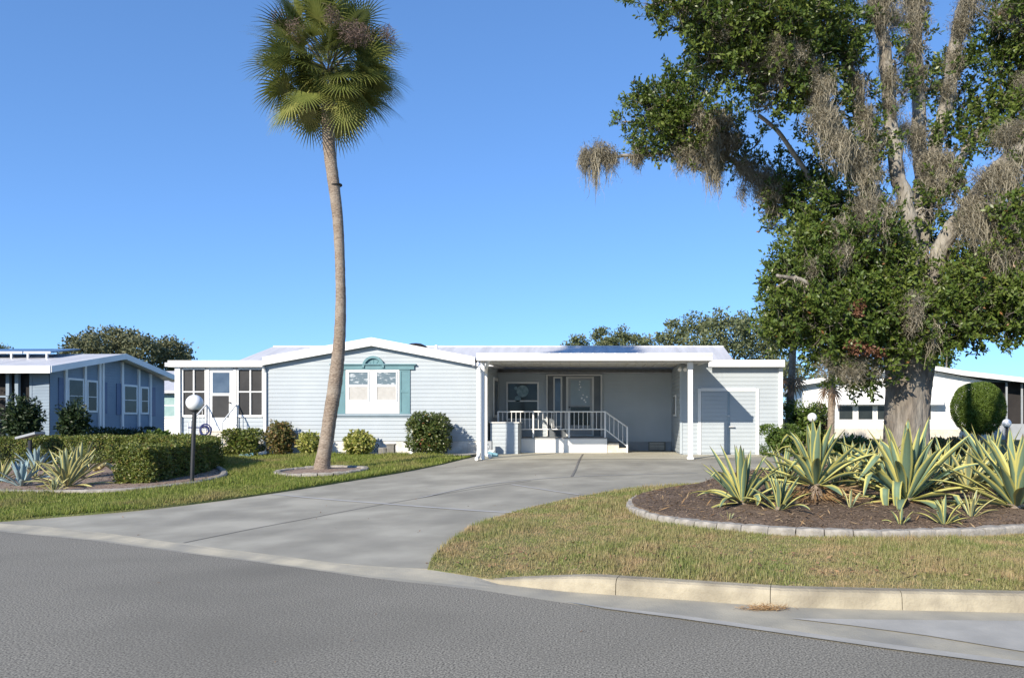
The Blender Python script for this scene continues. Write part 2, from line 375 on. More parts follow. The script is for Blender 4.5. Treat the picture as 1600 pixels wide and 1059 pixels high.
def smooth_line(pts, n=6):
    """Catmull-Rom through open list of 2-d or 3-d points"""
    p = [Vector(q) for q in pts]; out = []
    for i in range(len(p) - 1):
        a, b, c, d = p[max(i - 1, 0)], p[i], p[i + 1], p[min(i + 2, len(p) - 1)]
        for k in range(n):
            t = k / n
            out.append(.5 * ((2 * b) + (c - a) * t + (2 * a - 5 * b + 4 * c - d) * t * t + (3 * b - a - 3 * c + d) * t ** 3))
    out.append(p[-1]); return [tuple(q) for q in out]
def sheet(name, poly, zf, mat, step=.4, skirt=.1, off=0.0, kind='structure'):
    poly = dense(poly, step); arr = np.array(poly)
    lo, hi = arr.min(0), arr.max(0)
    gx, gy = np.meshgrid(np.arange(lo[0], hi[0], step), np.arange(lo[1], hi[1], step))
    pts = np.stack([gx.ravel(), gy.ravel()], 1) + rng.uniform(-.08, .08, (gx.size, 2)) * step
    pts = pts[inside(pts, poly)]
    # keep grid points off the outline
    dmin = np.min(np.linalg.norm(pts[:, None, :] - arr[None, :, :], axis=2), axis=1) if len(pts) else np.zeros(0)
    pts = pts[dmin > step * .35]
    allp = [Vector(p) for p in poly] + [Vector(p) for p in pts]
    n = len(poly)
    vs, es, fs, *_ = delaunay_2d_cdt(allp, [(i, (i + 1) % n) for i in range(n)], [], 1, 1e-5)
    XY = np.array([tuple(v) for v in vs]); Z = np.asarray(zf(XY[:, 0], XY[:, 1]), float) + off
    cen = np.array([XY[list(f)].mean(0) for f in fs]); ok = inside(cen, poly)
    m = MB(); m.v = [(a[0], a[1], z) for a, z in zip(XY, Z)]
    for f, k in zip(fs, ok):
        if not k: continue
        a, b, c = (XY[q] for q in f[:3])
        m.f.append(tuple(f) if (b[0] - a[0]) * (c[1] - a[1]) - (b[1] - a[1]) * (c[0] - a[0]) > 0 else tuple(reversed(f)))
    if skirt:
        zz = np.asarray(zf(arr[:, 0], arr[:, 1]), float) + off
        for i in range(n):
            j = (i + 1) % n
            m.quad((*poly[i], zz[i] - skirt), (*poly[j], zz[j] - skirt), (*poly[j], zz[j]), (*poly[i], zz[i]))
    o = m.build(name, mat); o['kind'] = kind
    return o
def pxy(lst, fn=None): return [tuple(G(u, v, fn)[:2]) for u, v in lst]

# ground sheet out to the horizon
gxs = np.concatenate([[-900, -400, -200, -120, -80, -60], np.arange(-44, 34, 1.0), [40, 60, 80, 120, 200, 400, 900]])
gys = np.concatenate([[-300, -100, -40, -20, -10], np.arange(-4, 50, 1.0), [60, 80, 120, 200, 400, 900, 1800]])
XX, YY = np.meshgrid(gxs, gys)
ZZ = gd(XX, YY) - np.where(YY - K(XX) > 1.2, .05, .09)
m = MB(); nx = len(gxs); m.v = list(zip(XX.ravel(), YY.ravel(), ZZ.ravel()))
for j in range(len(gys) - 1):
    for i in range(nx - 1): m.f.append((j * nx + i, j * nx + i + 1, (j + 1) * nx + i + 1, (j + 1) * nx + i))
o = m.build('ground', M_ground, smooth=True); o['kind'] = 'structure'

# road: asphalt up to its edge line
aline = [(x, float(np.interp(x, AX, AY))) for x in np.arange(-60, 60.1, .4)]
m = MB()
for (x0, y0), (x1, y1) in zip(aline[:-1], aline[1:]): m.quad((x0, -60, 0), (x1, -60, 0), (x1, y1, 0), (x0, y0, 0))
o = m.build('road', M_asphalt); o['kind'] = 'structure'
# concrete gutter between the asphalt and the kerb or driveway
m = MB()
for x0 in np.arange(-60, 60, .25):
    x1 = x0 + .25; q = []
    for x in (x0, x1):
        y0 = float(np.interp(x, AX, AY)); y1 = float(K(x)) + .02; q.append((x, y0, y1))
    for k in range(4):
        def pt(c, t): return (c[0], c[1] + (c[2] - c[1]) * t, [-.002, -.004, .006, .02, .03][int(t * 4 + .5)] if c[0] < -1.0 else [-.002, -.004, -.004, -.002, 0][int(t * 4 + .5)])
        m.quad(pt(q[0], k / 4), pt(q[1], k / 4), pt(q[1], (k + 1) / 4), pt(q[0], (k + 1) / 4))
o = m.build('gutter', M_gutter, fix=True); o['kind'] = 'structure'
sheet('concrete_wedge', [R(*q, 0) for q in ((1235, 966), (1375, 968), (1600, 970), (1720, 972), (1720, 1048), (1600, 1018), (1450, 993), (1330, 977))], lambda x, y: 0 * x, M_paleconc, .3, 0, .004)
strip = [R(u, v, 0) for u, v in ((880, 940), (945, 949), (1060, 962), (1169, 977), (1375, 1006), (1600, 1035), (1720, 1052))]
strip2 = [R(u, v, 0) for u, v in ((1720, 1061), (1600, 1043), (1375, 1013), (1169, 983), (1060, 967), (945, 952))]
sheet('worn_road_edge', strip + strip2, lambda x, y: 0 * x, M_paleconc, .3, 0, .011)

# driveway
drive_left = [(-40, 818), (0, 815), (100, 807), (250, 794), (425, 771), (575, 747), (650, 734), (725, 717), (742, 713)]
drive_right = [(668, 888), (680, 869), (712, 842), (746, 822), (804, 802), (861, 788), (919, 776), (976, 767), (1091, 757), (1180, 746), (1240, 726)]
dl = [tuple(q) for q in smooth_line(pxy(drive_left, gd), 4)]; dr = [tuple(q) for q in smooth_line(pxy(drive_right, gd), 4)]
kfront = [(x, float(K(x)) + .02) for x in np.linspace(dl[0][0], dr[0][0], 30)]
house_back = [(px(1240, 24.6), 24.6), (5.4, 24.6), (5.4, 27.4), (-3.7, 27.4), (-3.7, 24.3)]
drive_poly = kfront[1:-1] + dr + house_back + dl[::-1]
sheet('driveway', drive_poly, gd, M_drive, .45, .06)
carport_poly = [(-3.55, 21.3)] + [(2.2, 21.3), (5.0, 22.4), (5.3, 23.98), (2.47, 23.98), (2.47, 26.98), (-3.6, 26.98)]
sheet('carport_slab', carport_poly, gd, M_apron, .45, 0, .005)
def strip_on(name, pts, wdt, fn, off, mat):
    ln = smooth_line(pxy(pts, fn), 8); m = MB()
    for (x0, y0), (x1, y1) in zip(ln[:-1], ln[1:]):
        d = Vector((x1 - x0, y1 - y0)).normalized(); a = Vector((-d.y, d.x)) * wdt / 2
        m.quad(*[(x, y, float(fn(x, y)) + off) for x, y in ((x0 - a.x, y0 - a.y), (x1 - a.x, y1 - a.y), (x1 + a.x, y1 + a.y), (x0 + a.x, y0 + a.y))])
    o = m.build(name, mat, fix=True); o['kind'] = 'structure'; return o
strip_on('driveway_joint', [(286, 848), (345, 836), (400, 825), (475, 811), (575, 792), (650, 779), (750, 762), (830, 751)], .025, gd, .006, M_joint)
strip_on('driveway_joint', [(893, 745), (901, 729), (911, 709.5)], .05, gd, .010, M_joint)
strip_on('driveway_joint', [(425, 772), (500, 779), (575, 785), (680, 793), (782, 800), (800, 801)], .09, gd, .007, M_palejoint)
strip_on('driveway_joint', [(655, 778), (760, 757), (870, 746), (1000, 741), (1090, 739)], .05, gd, .008, M_palejoint)
strip_on('driveway_joint', [(800, 757), (870, 768), (905, 773)], .07, gd, .0085, M_palejoint)
strip_on('driveway_joint', [(1082, 718), (1105, 714), (1130, 709)], .04, gd, .009, M_joint)

# kerb: swept profile with joints, dying into the dropped kerb of the driveway
m = MB()
kx = np.arange(px(752, 7.6), 14, .12); joints = [R(1184, 944, 0)[0], R(1402, 953, 0)[0], R(945, 929, 0)[0]]
prof0 = [(0, -.02), (.012, .10), (.03, .132), (.06, .148), (.16, .15), (.17, .10)]
prev = None
for i, x in enumerate(kx):
    y = float(K(x)); h = .2 + .8 * sst(-.1, 1.2, x - kx[0]); dx = .05
    t = Vector((2 * dx, float(K(x + .2) - K(x - .2)) / .4 * 2 * dx)).normalized(); nn = Vector((-t.y, t.x))
    ring = [(x + nn.x * a, y + nn.y * a, b * h if b > 0 else b) for a, b in prof0]
    if prev and not any(abs(x - j - .06) < .06 for j in joints):
        for k in range(len(ring) - 1): m.quad(prev[k], ring[k], ring[k + 1], prev[k + 1])
    elif prev:
        r2 = [(prev[k][0] + (ring[k][0] - prev[k][0]) * .95, prev[k][1] + (ring[k][1] - prev[k][1]) * .95, ring[k][2]) for k in range(len(ring))]
        for k in range(len(ring) - 1): m.quad(prev[k], r2[k], r2[k + 1], prev[k + 1])
        m.f.append(tuple(len(m.v) + q for q in range(len(ring)))); m.v += ring
    prev = ring
o = m.build('kerb', M_kerb, smooth=False, fix=True); o['kind'] = 'structure'

# lawns
kerb_back = [(x, float(K(x)) + .165) for x in np.linspace(R(780, 905, .14)[0], 13, 30)]
kerb_drop = [(x, float(K(x)) + .03) for x in np.linspace(R(672, 888, .05)[0], R(770, 905, .1)[0], 6)]
lawn_right_poly = [tuple(q) for q in dr[:-4]][::-1] + kerb_drop + kerb_back + [(14, 8), (14, 19.5), (7.0, 20.6), tuple(G(1240, 724)[:2])]
lawn_right_poly = lawn_right_poly
sheet('lawn', lawn_right_poly, gl, M_soil, .4, .12)
lawn_left_poly = [(x, y) for x, y in dl[1:-2]] + pxy([(712, 712), (640, 710.5), (560, 710), (430, 709.5), (350, 709)]) + [(-13.0, 23.2), (-16, 24.5), (-21.5, 27), (-27, 27), (-27, 21), (-20, 18.6)]
_e = lawn_left_poly[-1]; _s = lawn_left_poly[0]
lawn_left_poly += [(x, float(K(x)) + .1) for x in np.linspace(-19, _s[0] - .2, 12)]
sheet('lawn', lawn_left_poly, gl, M_soilg, .45, .12)
sheet('pebble_bed', [(-16, 24.4), (-13, 23.0), (-11.9, 22.9)] + pxy([(350, 708.8), (430, 709.2), (560, 709.7), (640, 710.2), (728, 711.5)]) + [(-3.7, 24.6), (-16, 24.8)], gl, M_gravel, .4, .05, .012)

# ------------------------------------------------------------------ right flower bed with stone edging
bed_front = [(1092, 765), (1048, 771), (1008, 780), (990, 789), (989, 797), (1004, 806), (1040, 816), (1096, 824), (1176, 832), (1320, 838.5), (1468, 838), (1600, 831), (1720, 822)]
bfl = [Vector(q) for q in smooth_line(pxy(bed_front), 10)]
bed_back = pxy([(1760, 760), (1700, 738), (1600, 730), (1450, 728), (1300, 733), (1180, 742), (1130, 750)])
bed_poly = [tuple(q) for q in bfl] + bed_back
def bedz(x, y):
    return gl(x, y) + .02 + .05 * np.sin(np.asarray(x) * 1.3) * 0 + .10 * sst(0, 1.2, np.asarray(y) - (9.6 + .0 * np.asarray(x)))
sheet('mulch_bed', bed_poly, bedz, M_mulch, .25, .1)
def resample(line, step):
    out = [line[0]]; acc = 0
    for a, b in zip(line[:-1], line[1:]):
        d = (b - a).length; pos = 0
        while acc + (d - pos) >= step:
            pos += step - acc; acc = 0; out.append(a.lerp(b, pos / d))
        acc += d - pos
    return out
def edging_block(name, a, b, wdt, h, label, cat, group, zf=gl, gap=.004):
    d = b - a; L = d.length - gap; d = d.normalized(); n = Vector((d.y, -d.x)); c = (a + b) / 2
    z = float(zf(c.x, c.y)) - .04; m = MB()
    ns, nw = 5, 5; h *= rnd.uniform(.92, 1.06); w2 = wdt / 2 * rnd.uniform(.95, 1.05)
    ring = [(-1, 0), (-.97, .72), (-.72, .97), (0, 1.0), (.72, .97), (.97, .72), (1, 0)]
    for i in range(ns + 1):
        t = -L / 2 + L * i / ns; e = .82 if i in (0, ns) else 1
        for q in ring:
            p = c + d * t + n * q[0] * w2 * (e if q[1] else 1)
            m.v.append((p.x + rnd.uniform(-.004, .004), p.y + rnd.uniform(-.004, .004), z + (q[1] * h * (.93 if i in (0, ns) else 1) + .04 + rnd.uniform(-.005, .005) if q[1] else -.02)))
    k = len(ring)
    for i in range(ns):
        for j in range(k - 1): m.f.append((i * k + j, (i + 1) * k + j, (i + 1) * k + j + 1, i * k + j + 1))
    m.f.append(tuple(range(k))); m.f.append(tuple(ns * k + j for j in reversed(range(k))))
    o = m.build(name, M_stone, loc=(c.x, c.y, z), smooth=False, fix=True)
    return tag(o, label, cat, group)
pts = resample([Vector((q.x, q.y)) for q in bfl], .33)
for a, b in zip(pts[:-1], pts[1:]):
    edging_block('edging_stone', a, b, .19, .10, 'grey concrete edging block in the curved border of the right agave bed', 'edging stone', 'edging blocks round the agave bed')

# ------------------------------------------------------------------ left bed
lb = [(-60, 768), (0, 770), (64, 771), (149, 770), (212, 767), (270, 761), (310, 756), (338, 749), (350, 743), (347, 736), (332, 729)]
lbl = [Vector(q) for q in smooth_line(pxy(lb), 8)]
left_bed_poly = [tuple(q) for q in lbl] + [(-10.9, 20.9), (-12.6, 22.4), (-17.0, 23.2), (-24, 22.6), (-24, 18.3)]
sheet('mulch_bed', left_bed_poly, lambda x, y: gl(x, y) + .03, M_mulchl, .35, .08)
m = MB(); prev = None
for i, p in enumerate(lbl):
    t = (lbl[min(i + 1, len(lbl) - 1)] - lbl[max(i - 1, 0)]).normalized(); n = Vector((t.y, -t.x)); z = float(gl(p.x, p.y))
    ring = [(p.x + n.x * a, p.y + n.y * a, z + b) for a, b in ((-.08, -.03), (-.075, .055), (-.04, .075), (.04, .075), (.075, .055), (.08, -.03))]
    if prev:
        for k in range(5): m.quad(prev[k], ring[k], ring[k + 1], prev[k + 1])
    else: m.quad(*ring)
    prev = ring
m.quad(*prev)
tag(m.build('bed_edging', M_stone, loc=tuple(lbl[40].to_3d()), fix=True), 'low pale concrete kerb edging the left mulch bed under the hedge', 'bed edging')
# palm ring
pc = G(503, 738); PD = pc.y
ring = [Vector((pc.x + 1.02 * math.cos(a), pc.y + .98 * math.sin(a))) for a in np.linspace(0, 2 * math.pi, 20)]
m = MB()
sheet('mulch_bed', [(pc.x + .95 * math.cos(a), pc.y + .92 * math.sin(a)) for a in np.linspace(0, 2 * math.pi, 24)[:-1]], lambda x, y: gl(x, y) + .04 + .05 * (1 - sst(.2, .9, np.hypot(x - pc.x, y - pc.y))), M_mulchl, .25, .05)
for a, b in zip(ring[:-1], ring[1:]):
    edging_block('edging_stone', a, b, .16, .085, 'weathered concrete block in the small ring round the palm trunk', 'edging stone', 'edging blocks round the palm')

# ------------------------------------------------------------------ the main house
DW, DB, DS = 24.2, 27.0, 24.0             # gable wall, porch back wall, shed front
XG0, XG1 = px(412, DW), px(760, DW)       # gable wall ends
XR = 2.47                                 # shed's inner wall
ZB = .5
home = empty('mobile_home', (px(700, DW), DW, ZB), 'long pale blue mobile home with a white gable, carport and white roof behind the palm', 'house')
def hp(mb, name, mat, parent=None, label=None, **k):
    o = mb.build(name, mat, parent or home, **k)
    if label: o['label'] = label
    return o
DFa = 23.97
zA, zE = pz(540, DFa), pz(570.5, DFa)     # underside of gable fascia at apex and ends
xA = px(580, DFa); xL, xRt = px(410, DFa), px(742, DFa)
zwA = zA + .10; zwE = zE + .05
# walls
apt = (px(580, DW) - XG0) / (XG1 - XG0)
wall = hp(MB().siding((XG0, DW), (XG1, DW), pz(689, DW), [(0, zwE), (apt, zwA), (1, zwE)]), 'front_wall', M_siding)
hp(MB().siding((XG1, DW), (XG1, DB), pz(689, DW), [(0, zwE + .12), (1, zwE + .12)]), 'side_wall', M_siding)
back = hp(MB().siding((XG1, DB), (XR, DB), pz(690, DB), [(0, 3.4), (1, 3.4)]), 'porch_wall', M_siding)
hp(MB().siding((XR, DB), (XR, DS), .55, [(0, 3.35), (1, 3.35)]), 'shed_side_wall', M_siding)
# skirting
sk = MB(); sk.box(XG0, XG1 - .005, DW + .01, DW + .15, .3, pz(689, DW) + .005); hp(sk, 'skirting', M_skirt)
sk = MB(); sk.box(XG1 - .16, XG1 - .006, DW + .16, DB, .3, pz(689, DW) + .005); hp(sk, 'skirting', M_skirt)
sk = MB(); sk.box(XG1 + .02, XR - .02, DB + .01, DB + .15, .3, pz(690, DB) + .005); bs = hp(sk, 'skirting', M_grey)
# crawl-space vent under the porch wall
vt = MB(); vt.pbox(1013, 1040, 690, 706.5, DB, .05); v_o = hp(vt, 'crawl_vent', M_pot, bs)
vt = MB()
for k in range(5): vt.pbox(1015, 1038, 691.5 + k * 2.2, 692.6 + k * 2.2, DB - .055, .012)
hp(vt, 'vent_louvre', M_cream, bs)
# gable roof
yb = 30.4
ov = .20
def slab(mb, pts_front, y0, y1, th):
    """roof slab following a polyline across, running from y0 to y1"""
    for (x0, z0), (x1, z1) in zip(pts_front[:-1], pts_front[1:]):
        mb.prism([(x0, z0), (x1, z1), (x1, z1 + th), (x0, z0 + th)], 'y', y0, y1)
tf = pz(527, DFa) - zA
g = MB(); slab(g, [(xL - .02, zE + tf - .06), (xA, zA + tf - .06)], DFa + .03, yb, .05)
slab(g, [(xA, zA + tf - .06), (xRt + .02, zE + tf - .06)], DFa + .03, yb, .05); groof = hp(g, 'gable_roof', M_roof)
g = MB(); slab(g, [(xL, zE), (xA, zA)], DFa, DFa + .03, tf); slab(g, [(xA, zA), (xRt, zE)], DFa, DFa + .03, tf); hp(g, 'fascia', M_white, groof)
g = MB(); slab(g, [(xL, zE + .02), (xA, zA + .02)], DFa + .035, DW + .02, .02); slab(g, [(xA, zA + .02), (xRt, zE + .02)], DFa + .035, DW + .02, .02); hp(g, 'soffit', M_soffit, groof)
# main roof behind: hip-ended on the left, raked on the right
zr, ze = pz(541, 30.6), 3.22
xl_r, xr_r = px(428, 30.6), px(1130, 30.6); xl_e, xr_e = px(325, 26.6), xr_r + .05
g = MB()
g.quad((xl_e, 26.6, ze), (xr_e, 26.6, ze), (xr_r, 30.6, zr), (xl_r, 30.6, zr))
g.quad((xr_e, 34.6, ze), (xl_e, 34.6, ze), (xl_r, 30.6, zr), (xr_r, 30.6, zr))
g.quad((xl_e, 34.6, ze), (xl_e, 26.6, ze), (xl_r, 30.6, zr)); g.quad((xr_e, 26.6, ze), (xr_e, 34.6, ze), (xr_r, 30.6, zr))
g.quad((xl_e, 34.6, ze), (xr_e, 34.6, ze), (xr_e, 26.6, ze), (xl_e, 26.6, ze))
# standing ribs of the roof sheets
for x in (): g.prism([(26.7, ze + .0), (30.5, zr - .02), (30.5, zr - .008), (26.7, ze + .010)], 'x', x, x + .03)
g.box(xl_r, xr_r, 30.52, 30.68, zr - .06, zr + .02)
mroof = hp(g, 'main_roof', M_roof)
g = MB(); g.lathe((px(650, 30), 30.0, pz(548, 30)), [(.5, 0), (.5, .08), (.38, .2), (.2, .28), (.05, .30)], 16); hp(g, 'roof_vent', M_dark, mroof)
g = MB(); g.tube([(px(682, 29), 29, pz(552, 29)), (px(682, 29), 29, pz(539, 29))], .06, 10); hp(g, 'vent_pipe', M_white, mroof)
# main-body end walls and rear wall
g = MB(); g.box(px(300, 27), XG1, 27.4, 33.5, .4, 3.25); g.box(XR, xr_r - .3, 27.4, 33.5, .4, 3.25); g.box(XG1, XR, 27.4, 33.5, .4, 3.2)
hp(g, 'rear_wall', M_siding)
g = MB(); g.box(XG0 + .02, XG1 - .17, DW + .16, 27.39, .45, 3.2); hp(g, 'inner_wall', M_siding)
# --- front window with its teal surround
wn = MB(); wn.pbox(540, 624, 576, 646, DW, .05); wf = hp(wn, 'window', M_white)
for u0, u1 in ((545.5, 574.5), (589, 618.5)):
    q = MB(); q.pbox(u0, u1, 581.5, 600.5, DW - .05, .006); hp(q, 'pane', M_lace2, wf)
    q = MB(); q.pbox(u0, u1, 604.5, 624.5, DW - .05, .006); hp(q, 'pane', M_lace, wf)
    q = MB(); q.pbox(u0 - 2, u0 - .2, 579.5, 626.5, DW - .05, .025); q.pbox(u1 + .2, u1 + 2, 579.5, 626.5, DW - .05, .025)
    for va, vb in ((579.5, 581.3), (600.7, 604.3), (624.7, 626.5)): q.pbox(u0 - .1, u1 + .1, va, vb, DW - .05, .024)
    hp(q, 'sash', M_white, wf)
for u0, u1 in ((524.5, 539.3), (624.7, 640.5)):
    q = MB(); q.pbox(u0, u1, 577.5, 646.5, DW, .035)
    q.pbox(u0, u0 + 2.2, 577.5, 646.5, DW - .036, .015); q.pbox(u1 - 2.2, u1, 577.5, 646.5, DW - .036, .015)
    for va, vb in ((577.6, 580), (609, 613), (643.5, 646.4)): q.pbox(u0 + 2.3, u1 - 2.3, va, vb, DW - .036, .014)
    hp(q, 'shutter', M_teal)
q = MB(); q.pbox(517, 647, 570, 577, DW, .08); q.pbox(514.5, 649.5, 568.3, 570, DW, .13)
uc, rc = px(583, DW - .1), px(583 + 17.5, DW - .1) - px(583, DW - .1); zc = pz(574.5, DW - .1)
arc = [(uc + rc * math.cos(a), zc + rc * 1.06 * math.sin(a)) for a in np.linspace(0, math.pi, 22)]
q.prism(arc[::-1], 'y', DW - .05, DW - .025)
arci = [(uc + .80 * rc * math.cos(a), zc + .80 * rc * 1.06 * math.sin(a)) for a in np.linspace(0, math.pi, 22)]
for k in range(21): q.prism([arc[k], arci[k], arci[k + 1], arc[k + 1]], 'y', DW - .12, DW - .051)
for a in np.linspace(.35, math.pi - .35, 5):
    q.tube([(uc + .15 * rc * math.cos(a), DW - .055, zc + .15 * rc * math.sin(a)), (uc + .78 * rc * math.cos(a), DW - .055, zc + .8 * rc * math.sin(a))], .008, 5)
hp(q, 'window_header', M_teal, fix=True)
q = MB(); q.pbox(522, 643, 646.6, 649.2, DW, .09); q.pbox(524, 641, 649.3, 651.5, DW, .05); hp(q, 'window_sill', M_tealgrey)
q = MB(); q.pbox(582, 594, 690.5, 706, DW + .01, .03); hp(q, 'lattice_frame', M_white)
q = MB()
x0, x1, z0, z1 = px(583, DW), px(593, DW), pz(705, DW), pz(691.5, DW)
for k in range(5):
    for j in range(5):
        if (k + j) % 2: q.box(x0 + (x1 - x0) * k / 5, x0 + (x1 - x0) * (k + .8) / 5, DW - .026, DW - .0205, z0 + (z1 - z0) * j / 5, z0 + (z1 - z0) * (j + .8) / 5)
hp(q, 'lattice_opening', M_dark)
# --- sunroom on the left
XS0 = px(270, DW); sun_zt = pz(574, DFa)
g = MB(); g.box(XS0 - .15, XG0 + .02, DFa + .04, 27.3, sun_zt + .03, sun_zt + .16); sroof = hp(g, 'sunroom_roof', M_roof)
g = MB(); g.box(px(262, DFa), xL - .005, DFa, DFa + .035, pz(573, DFa), pz(563, DFa)); g.box(px(262, DFa), px(262, DFa) + .035, DFa + .036, 27.3, pz(573, DFa), pz(563, DFa)); hp(g, 'fascia', M_white, sroof)
kz = pz(651, DW)
g = MB(); g.siding((px(282, DW), DW), (px(322, DW), DW), pz(690, DW), [(0, kz), (1, kz)]); hp(g, 'sunroom_knee_wall', M_siding)
g = MB(); g.siding((px(369, DW), DW), (px(411, DW), DW), pz(690, DW), [(0, kz), (1, kz)]); hp(g, 'sunroom_knee_wall', M_siding)
g = MB(); g.box(px(278, DW), XG0, DW + .02, DW + .12, .4, pz(689, DW)); hp(g, 'skirting', M_skirt)
g = MB(); g.pbox(273, 281, 573, 706, DW - .01, .12); hp(g, 'corner_post', M_white)
g = MB(); g.box(XS0 + .05, XG0 - .02, 27.3, 27.38, .5, sun_zt); g.box(XS0 + .05, XG0 - .02, DW + .13, 27.29, .55, pz(672, DW)); hp(g, 'sunroom_interior', M_grey)
for u0, u1, um in ((283.5, 321.5, 302.5), (370, 411, 391)):
    q = MB(); T = .06
    q.pbox(u0, u0 + 2.6, 576, 651, DW, T); q.pbox(u1 - 1.8, u1, 576, 651, DW, T); q.pbox(um - 1.1, um + 1.1, 577.5, 648, DW, T)
    q.pbox(u0 + 2.65, u1 - 1.85, 574.5, 577.4, DW, T - .004); q.pbox(u0 + 2.65, u1 - 1.85, 648.1, 651.5, DW, T - .002)
    q.pbox(u0 + 2.65, um - 1.15, 611, 613, DW, T - .004); q.pbox(um + 1.15, u1 - 1.85, 611, 613, DW, T - .004)
    fr = hp(q, 'screen_frame', M_white)
    for a, b in ((u0 + 2.5, um - 1), (um + 1, u1 - 1.7)):
        for va, vb in ((577, 611.2), (612.8, 648.2)):
            q = MB(); q.pbox(a, b, va, vb, DW - .012, .005); hp(q, 'insect_screen', M_screen, fr)
q = MB(); q.pbox(322, 326.5, 576, 690, DW, .07); q.pbox(364, 369, 576, 690, DW, .07); q.pbox(326.6, 363.9, 574, 578, DW, .068); hp(q, 'door_frame', M_white)
q = MB(); q.pbox(327, 363.6, 578.5, 672, DW, .045); sd = hp(q, 'sunroom_door', M_white)
q = MB(); q.pbox(332, 358.5, 581.8, 614, DW - .045, .006); hp(q, 'door_glass', M_glassblue, sd)
q = MB(); q.pbox(331.6, 357.5, 618, 652, DW - .045, .006); hp(q, 'door_screen', M_screen, sd)
q = MB(); q.tube([(px(361, DW), DW - .1, pz(629, DW)), (px(361, DW), DW - .045, pz(629, DW))], .025, 8); hp(q, 'door_knob', M_black, sd)
# entry steps with rails
sx0, sx1 = -12.45, -11.42; gz = .55
for_top = pz(672, DW)
st = MB(); nst = 3; zt = for_top
for k in range(nst):
    y0 = DW - .08 - .9 + k * .27; zz = gz + (zt - gz) * (k + 1) / nst
    st.box(sx0, sx1, y0, (y0 + .269 if k < nst - 1 else DW - .075), gz - .2, zz - .04); st.box(sx0 - .03, sx1 + .03, y0 - .02, (y0 + .245 if k < nst - 1 else DW - .075), zz - .039, zz)
steps = hp(st, 'entry_steps', M_cream)
for sx in (sx0 + .04, sx1 - .04):
    r = MB(); top = (sx, DW - .1, pz(632, DW)); low = (sx, DW - 1.0, pz(632, DW) - .55)
    r.tube([top, low], .022, 8); r.tube([low, (sx, DW - 1.0, gz - .02)], .022, 8); r.tube([top, (sx, DW - .1, zt)], .02, 8)
    for t in (.25, .5, .75):
        p = Vector(top).lerp(Vector(low), t); r.tube([p, (p.x, p.y, p.z - .62)], .010, 6)
    r.tube([(sx, DW - .1, pz(632, DW) - .62), (sx, DW - 1.0, pz(632, DW) - 1.17)], .012, 6)
    hp(r, 'handrail', M_white, steps)
# downspouts on the gable
def downspout(u, D, v_top, z_bot, kick, parent=None, wdt=.085, top_to=None, foot=True):
    x = px(u, D); q = MB(); zt_ = pz(v_top, D)
    q.box(x - wdt / 2, x + wdt / 2, D - .07, D, z_bot + .12, zt_ - .18)
    if top_to: q.tube([(top_to[0], top_to[1], top_to[2]), (x + (top_to[0] - x) * .35, D - .035 + (top_to[1] - D) * .5, zt_ - .06), (x, D - .035, zt_ - .2)], .045, 8)
    if foot: q.tube([(x, D - .035, z_bot + .2), (x, D - .08, z_bot + .10), (x + kick, D - .28, z_bot + .05)], .05, 8)
    return hp(q, 'downspout', M_white, parent)
downspout(415, DW - .02, 573, .55, .05, top_to=(px(407, DFa), DFa + .1, zE + .05))
# --- carport
DC = 20.9; xc0, xc1 = px(744.5, DC), px(1113.5, DC); zc0, zc1 = pz(563.2, DC), pz(552, DC); rise = .16
g = MB(); yb2 = 27.2
g.quad((xc0, DC + .03, zc1 - .02), (xc1 - .03, DC + .03, zc1 - .02), (xc1 - .03, yb2, zc1 + rise), (xc0, yb2, zc1 + rise))
g.prism([(DFa + .07, zc0 + .06), (yb2, zc0 + rise + .02), (yb2, zc1 + rise), (DFa + .07, zc1 - .03)], 'x', -4.05, xc0 + .02)
for x in np.arange(xc0 + .15, xc1 - .1, .3): g.prism([(DC + .035, zc1 - .019), (yb2, zc1 + rise), (yb2, zc1 + rise + .035), (DC + .035, zc1 + .016)], 'x', x, x + .04)
croof = hp(g, 'carport_roof', M_roof)
g = MB(); g.box(xc0, xc1, DC, DC + .029, zc0, zc1); g.box(xc0, xc1, DC - .03, DC - .001, zc1 - .05, zc1 + .004); hp(g, 'gutter_fascia', M_white, croof)
g = MB(); g.prism([(DC + .03, zc0), (yb2, zc0 + rise), (yb2, zc1 + rise - .01), (DC + .03, zc1 - .03)], 'x', xc1 - .029, xc1); g.prism([(DC + .03, zc0), (24.0, zc0 + rise * .5), (24.0, zc1 + rise * .5 - .03), (DC + .03, zc1 - .03)], 'x', xc0 + .001, xc0 + .029); hp(g, 'side_fascia', M_white, croof)
g = MB(); g.quad((xc0 + .03, DC + .03, zc0 + .06), (xc0 + .03, yb2, zc0 + .06 + rise), (xc1 - .03, yb2, zc0 + .06 + rise), (xc1 - .03, DC + .03, zc0 + .06))
for x in np.arange(xc0 + .3, xc1 - .1, .3): g.prism([(DC + .03, zc0 + .03), (yb2 - .3, zc0 + .03 + rise), (yb2 - .3, zc0 + .059 + rise), (DC + .03, zc0 + .059)], 'x', x, x + .012)
g.box(xc0 + .03, xc1 - .03, DC + .45, DC + .6, zc0 - .02, zc0 + .029); hp(g, 'soffit', M_soffit, croof)
pxp = px(1078.5, 21.35)
g = MB(); g.box(pxp - .065, pxp + .065, 21.3, 21.42, float(gd(pxp, 21.3)) - .02, zc0 + .05); g.box(pxp - .09, pxp + .09, 21.27, 21.45, float(gd(pxp, 21.3)), float(gd(pxp, 21.3)) + .05); g.box(pxp - .08, pxp + .08, 21.28, 21.44, zc0 - .18, zc0 - .02); hp(g, 'carport_post', M_white)
pxl = px(753.5, 21.35)
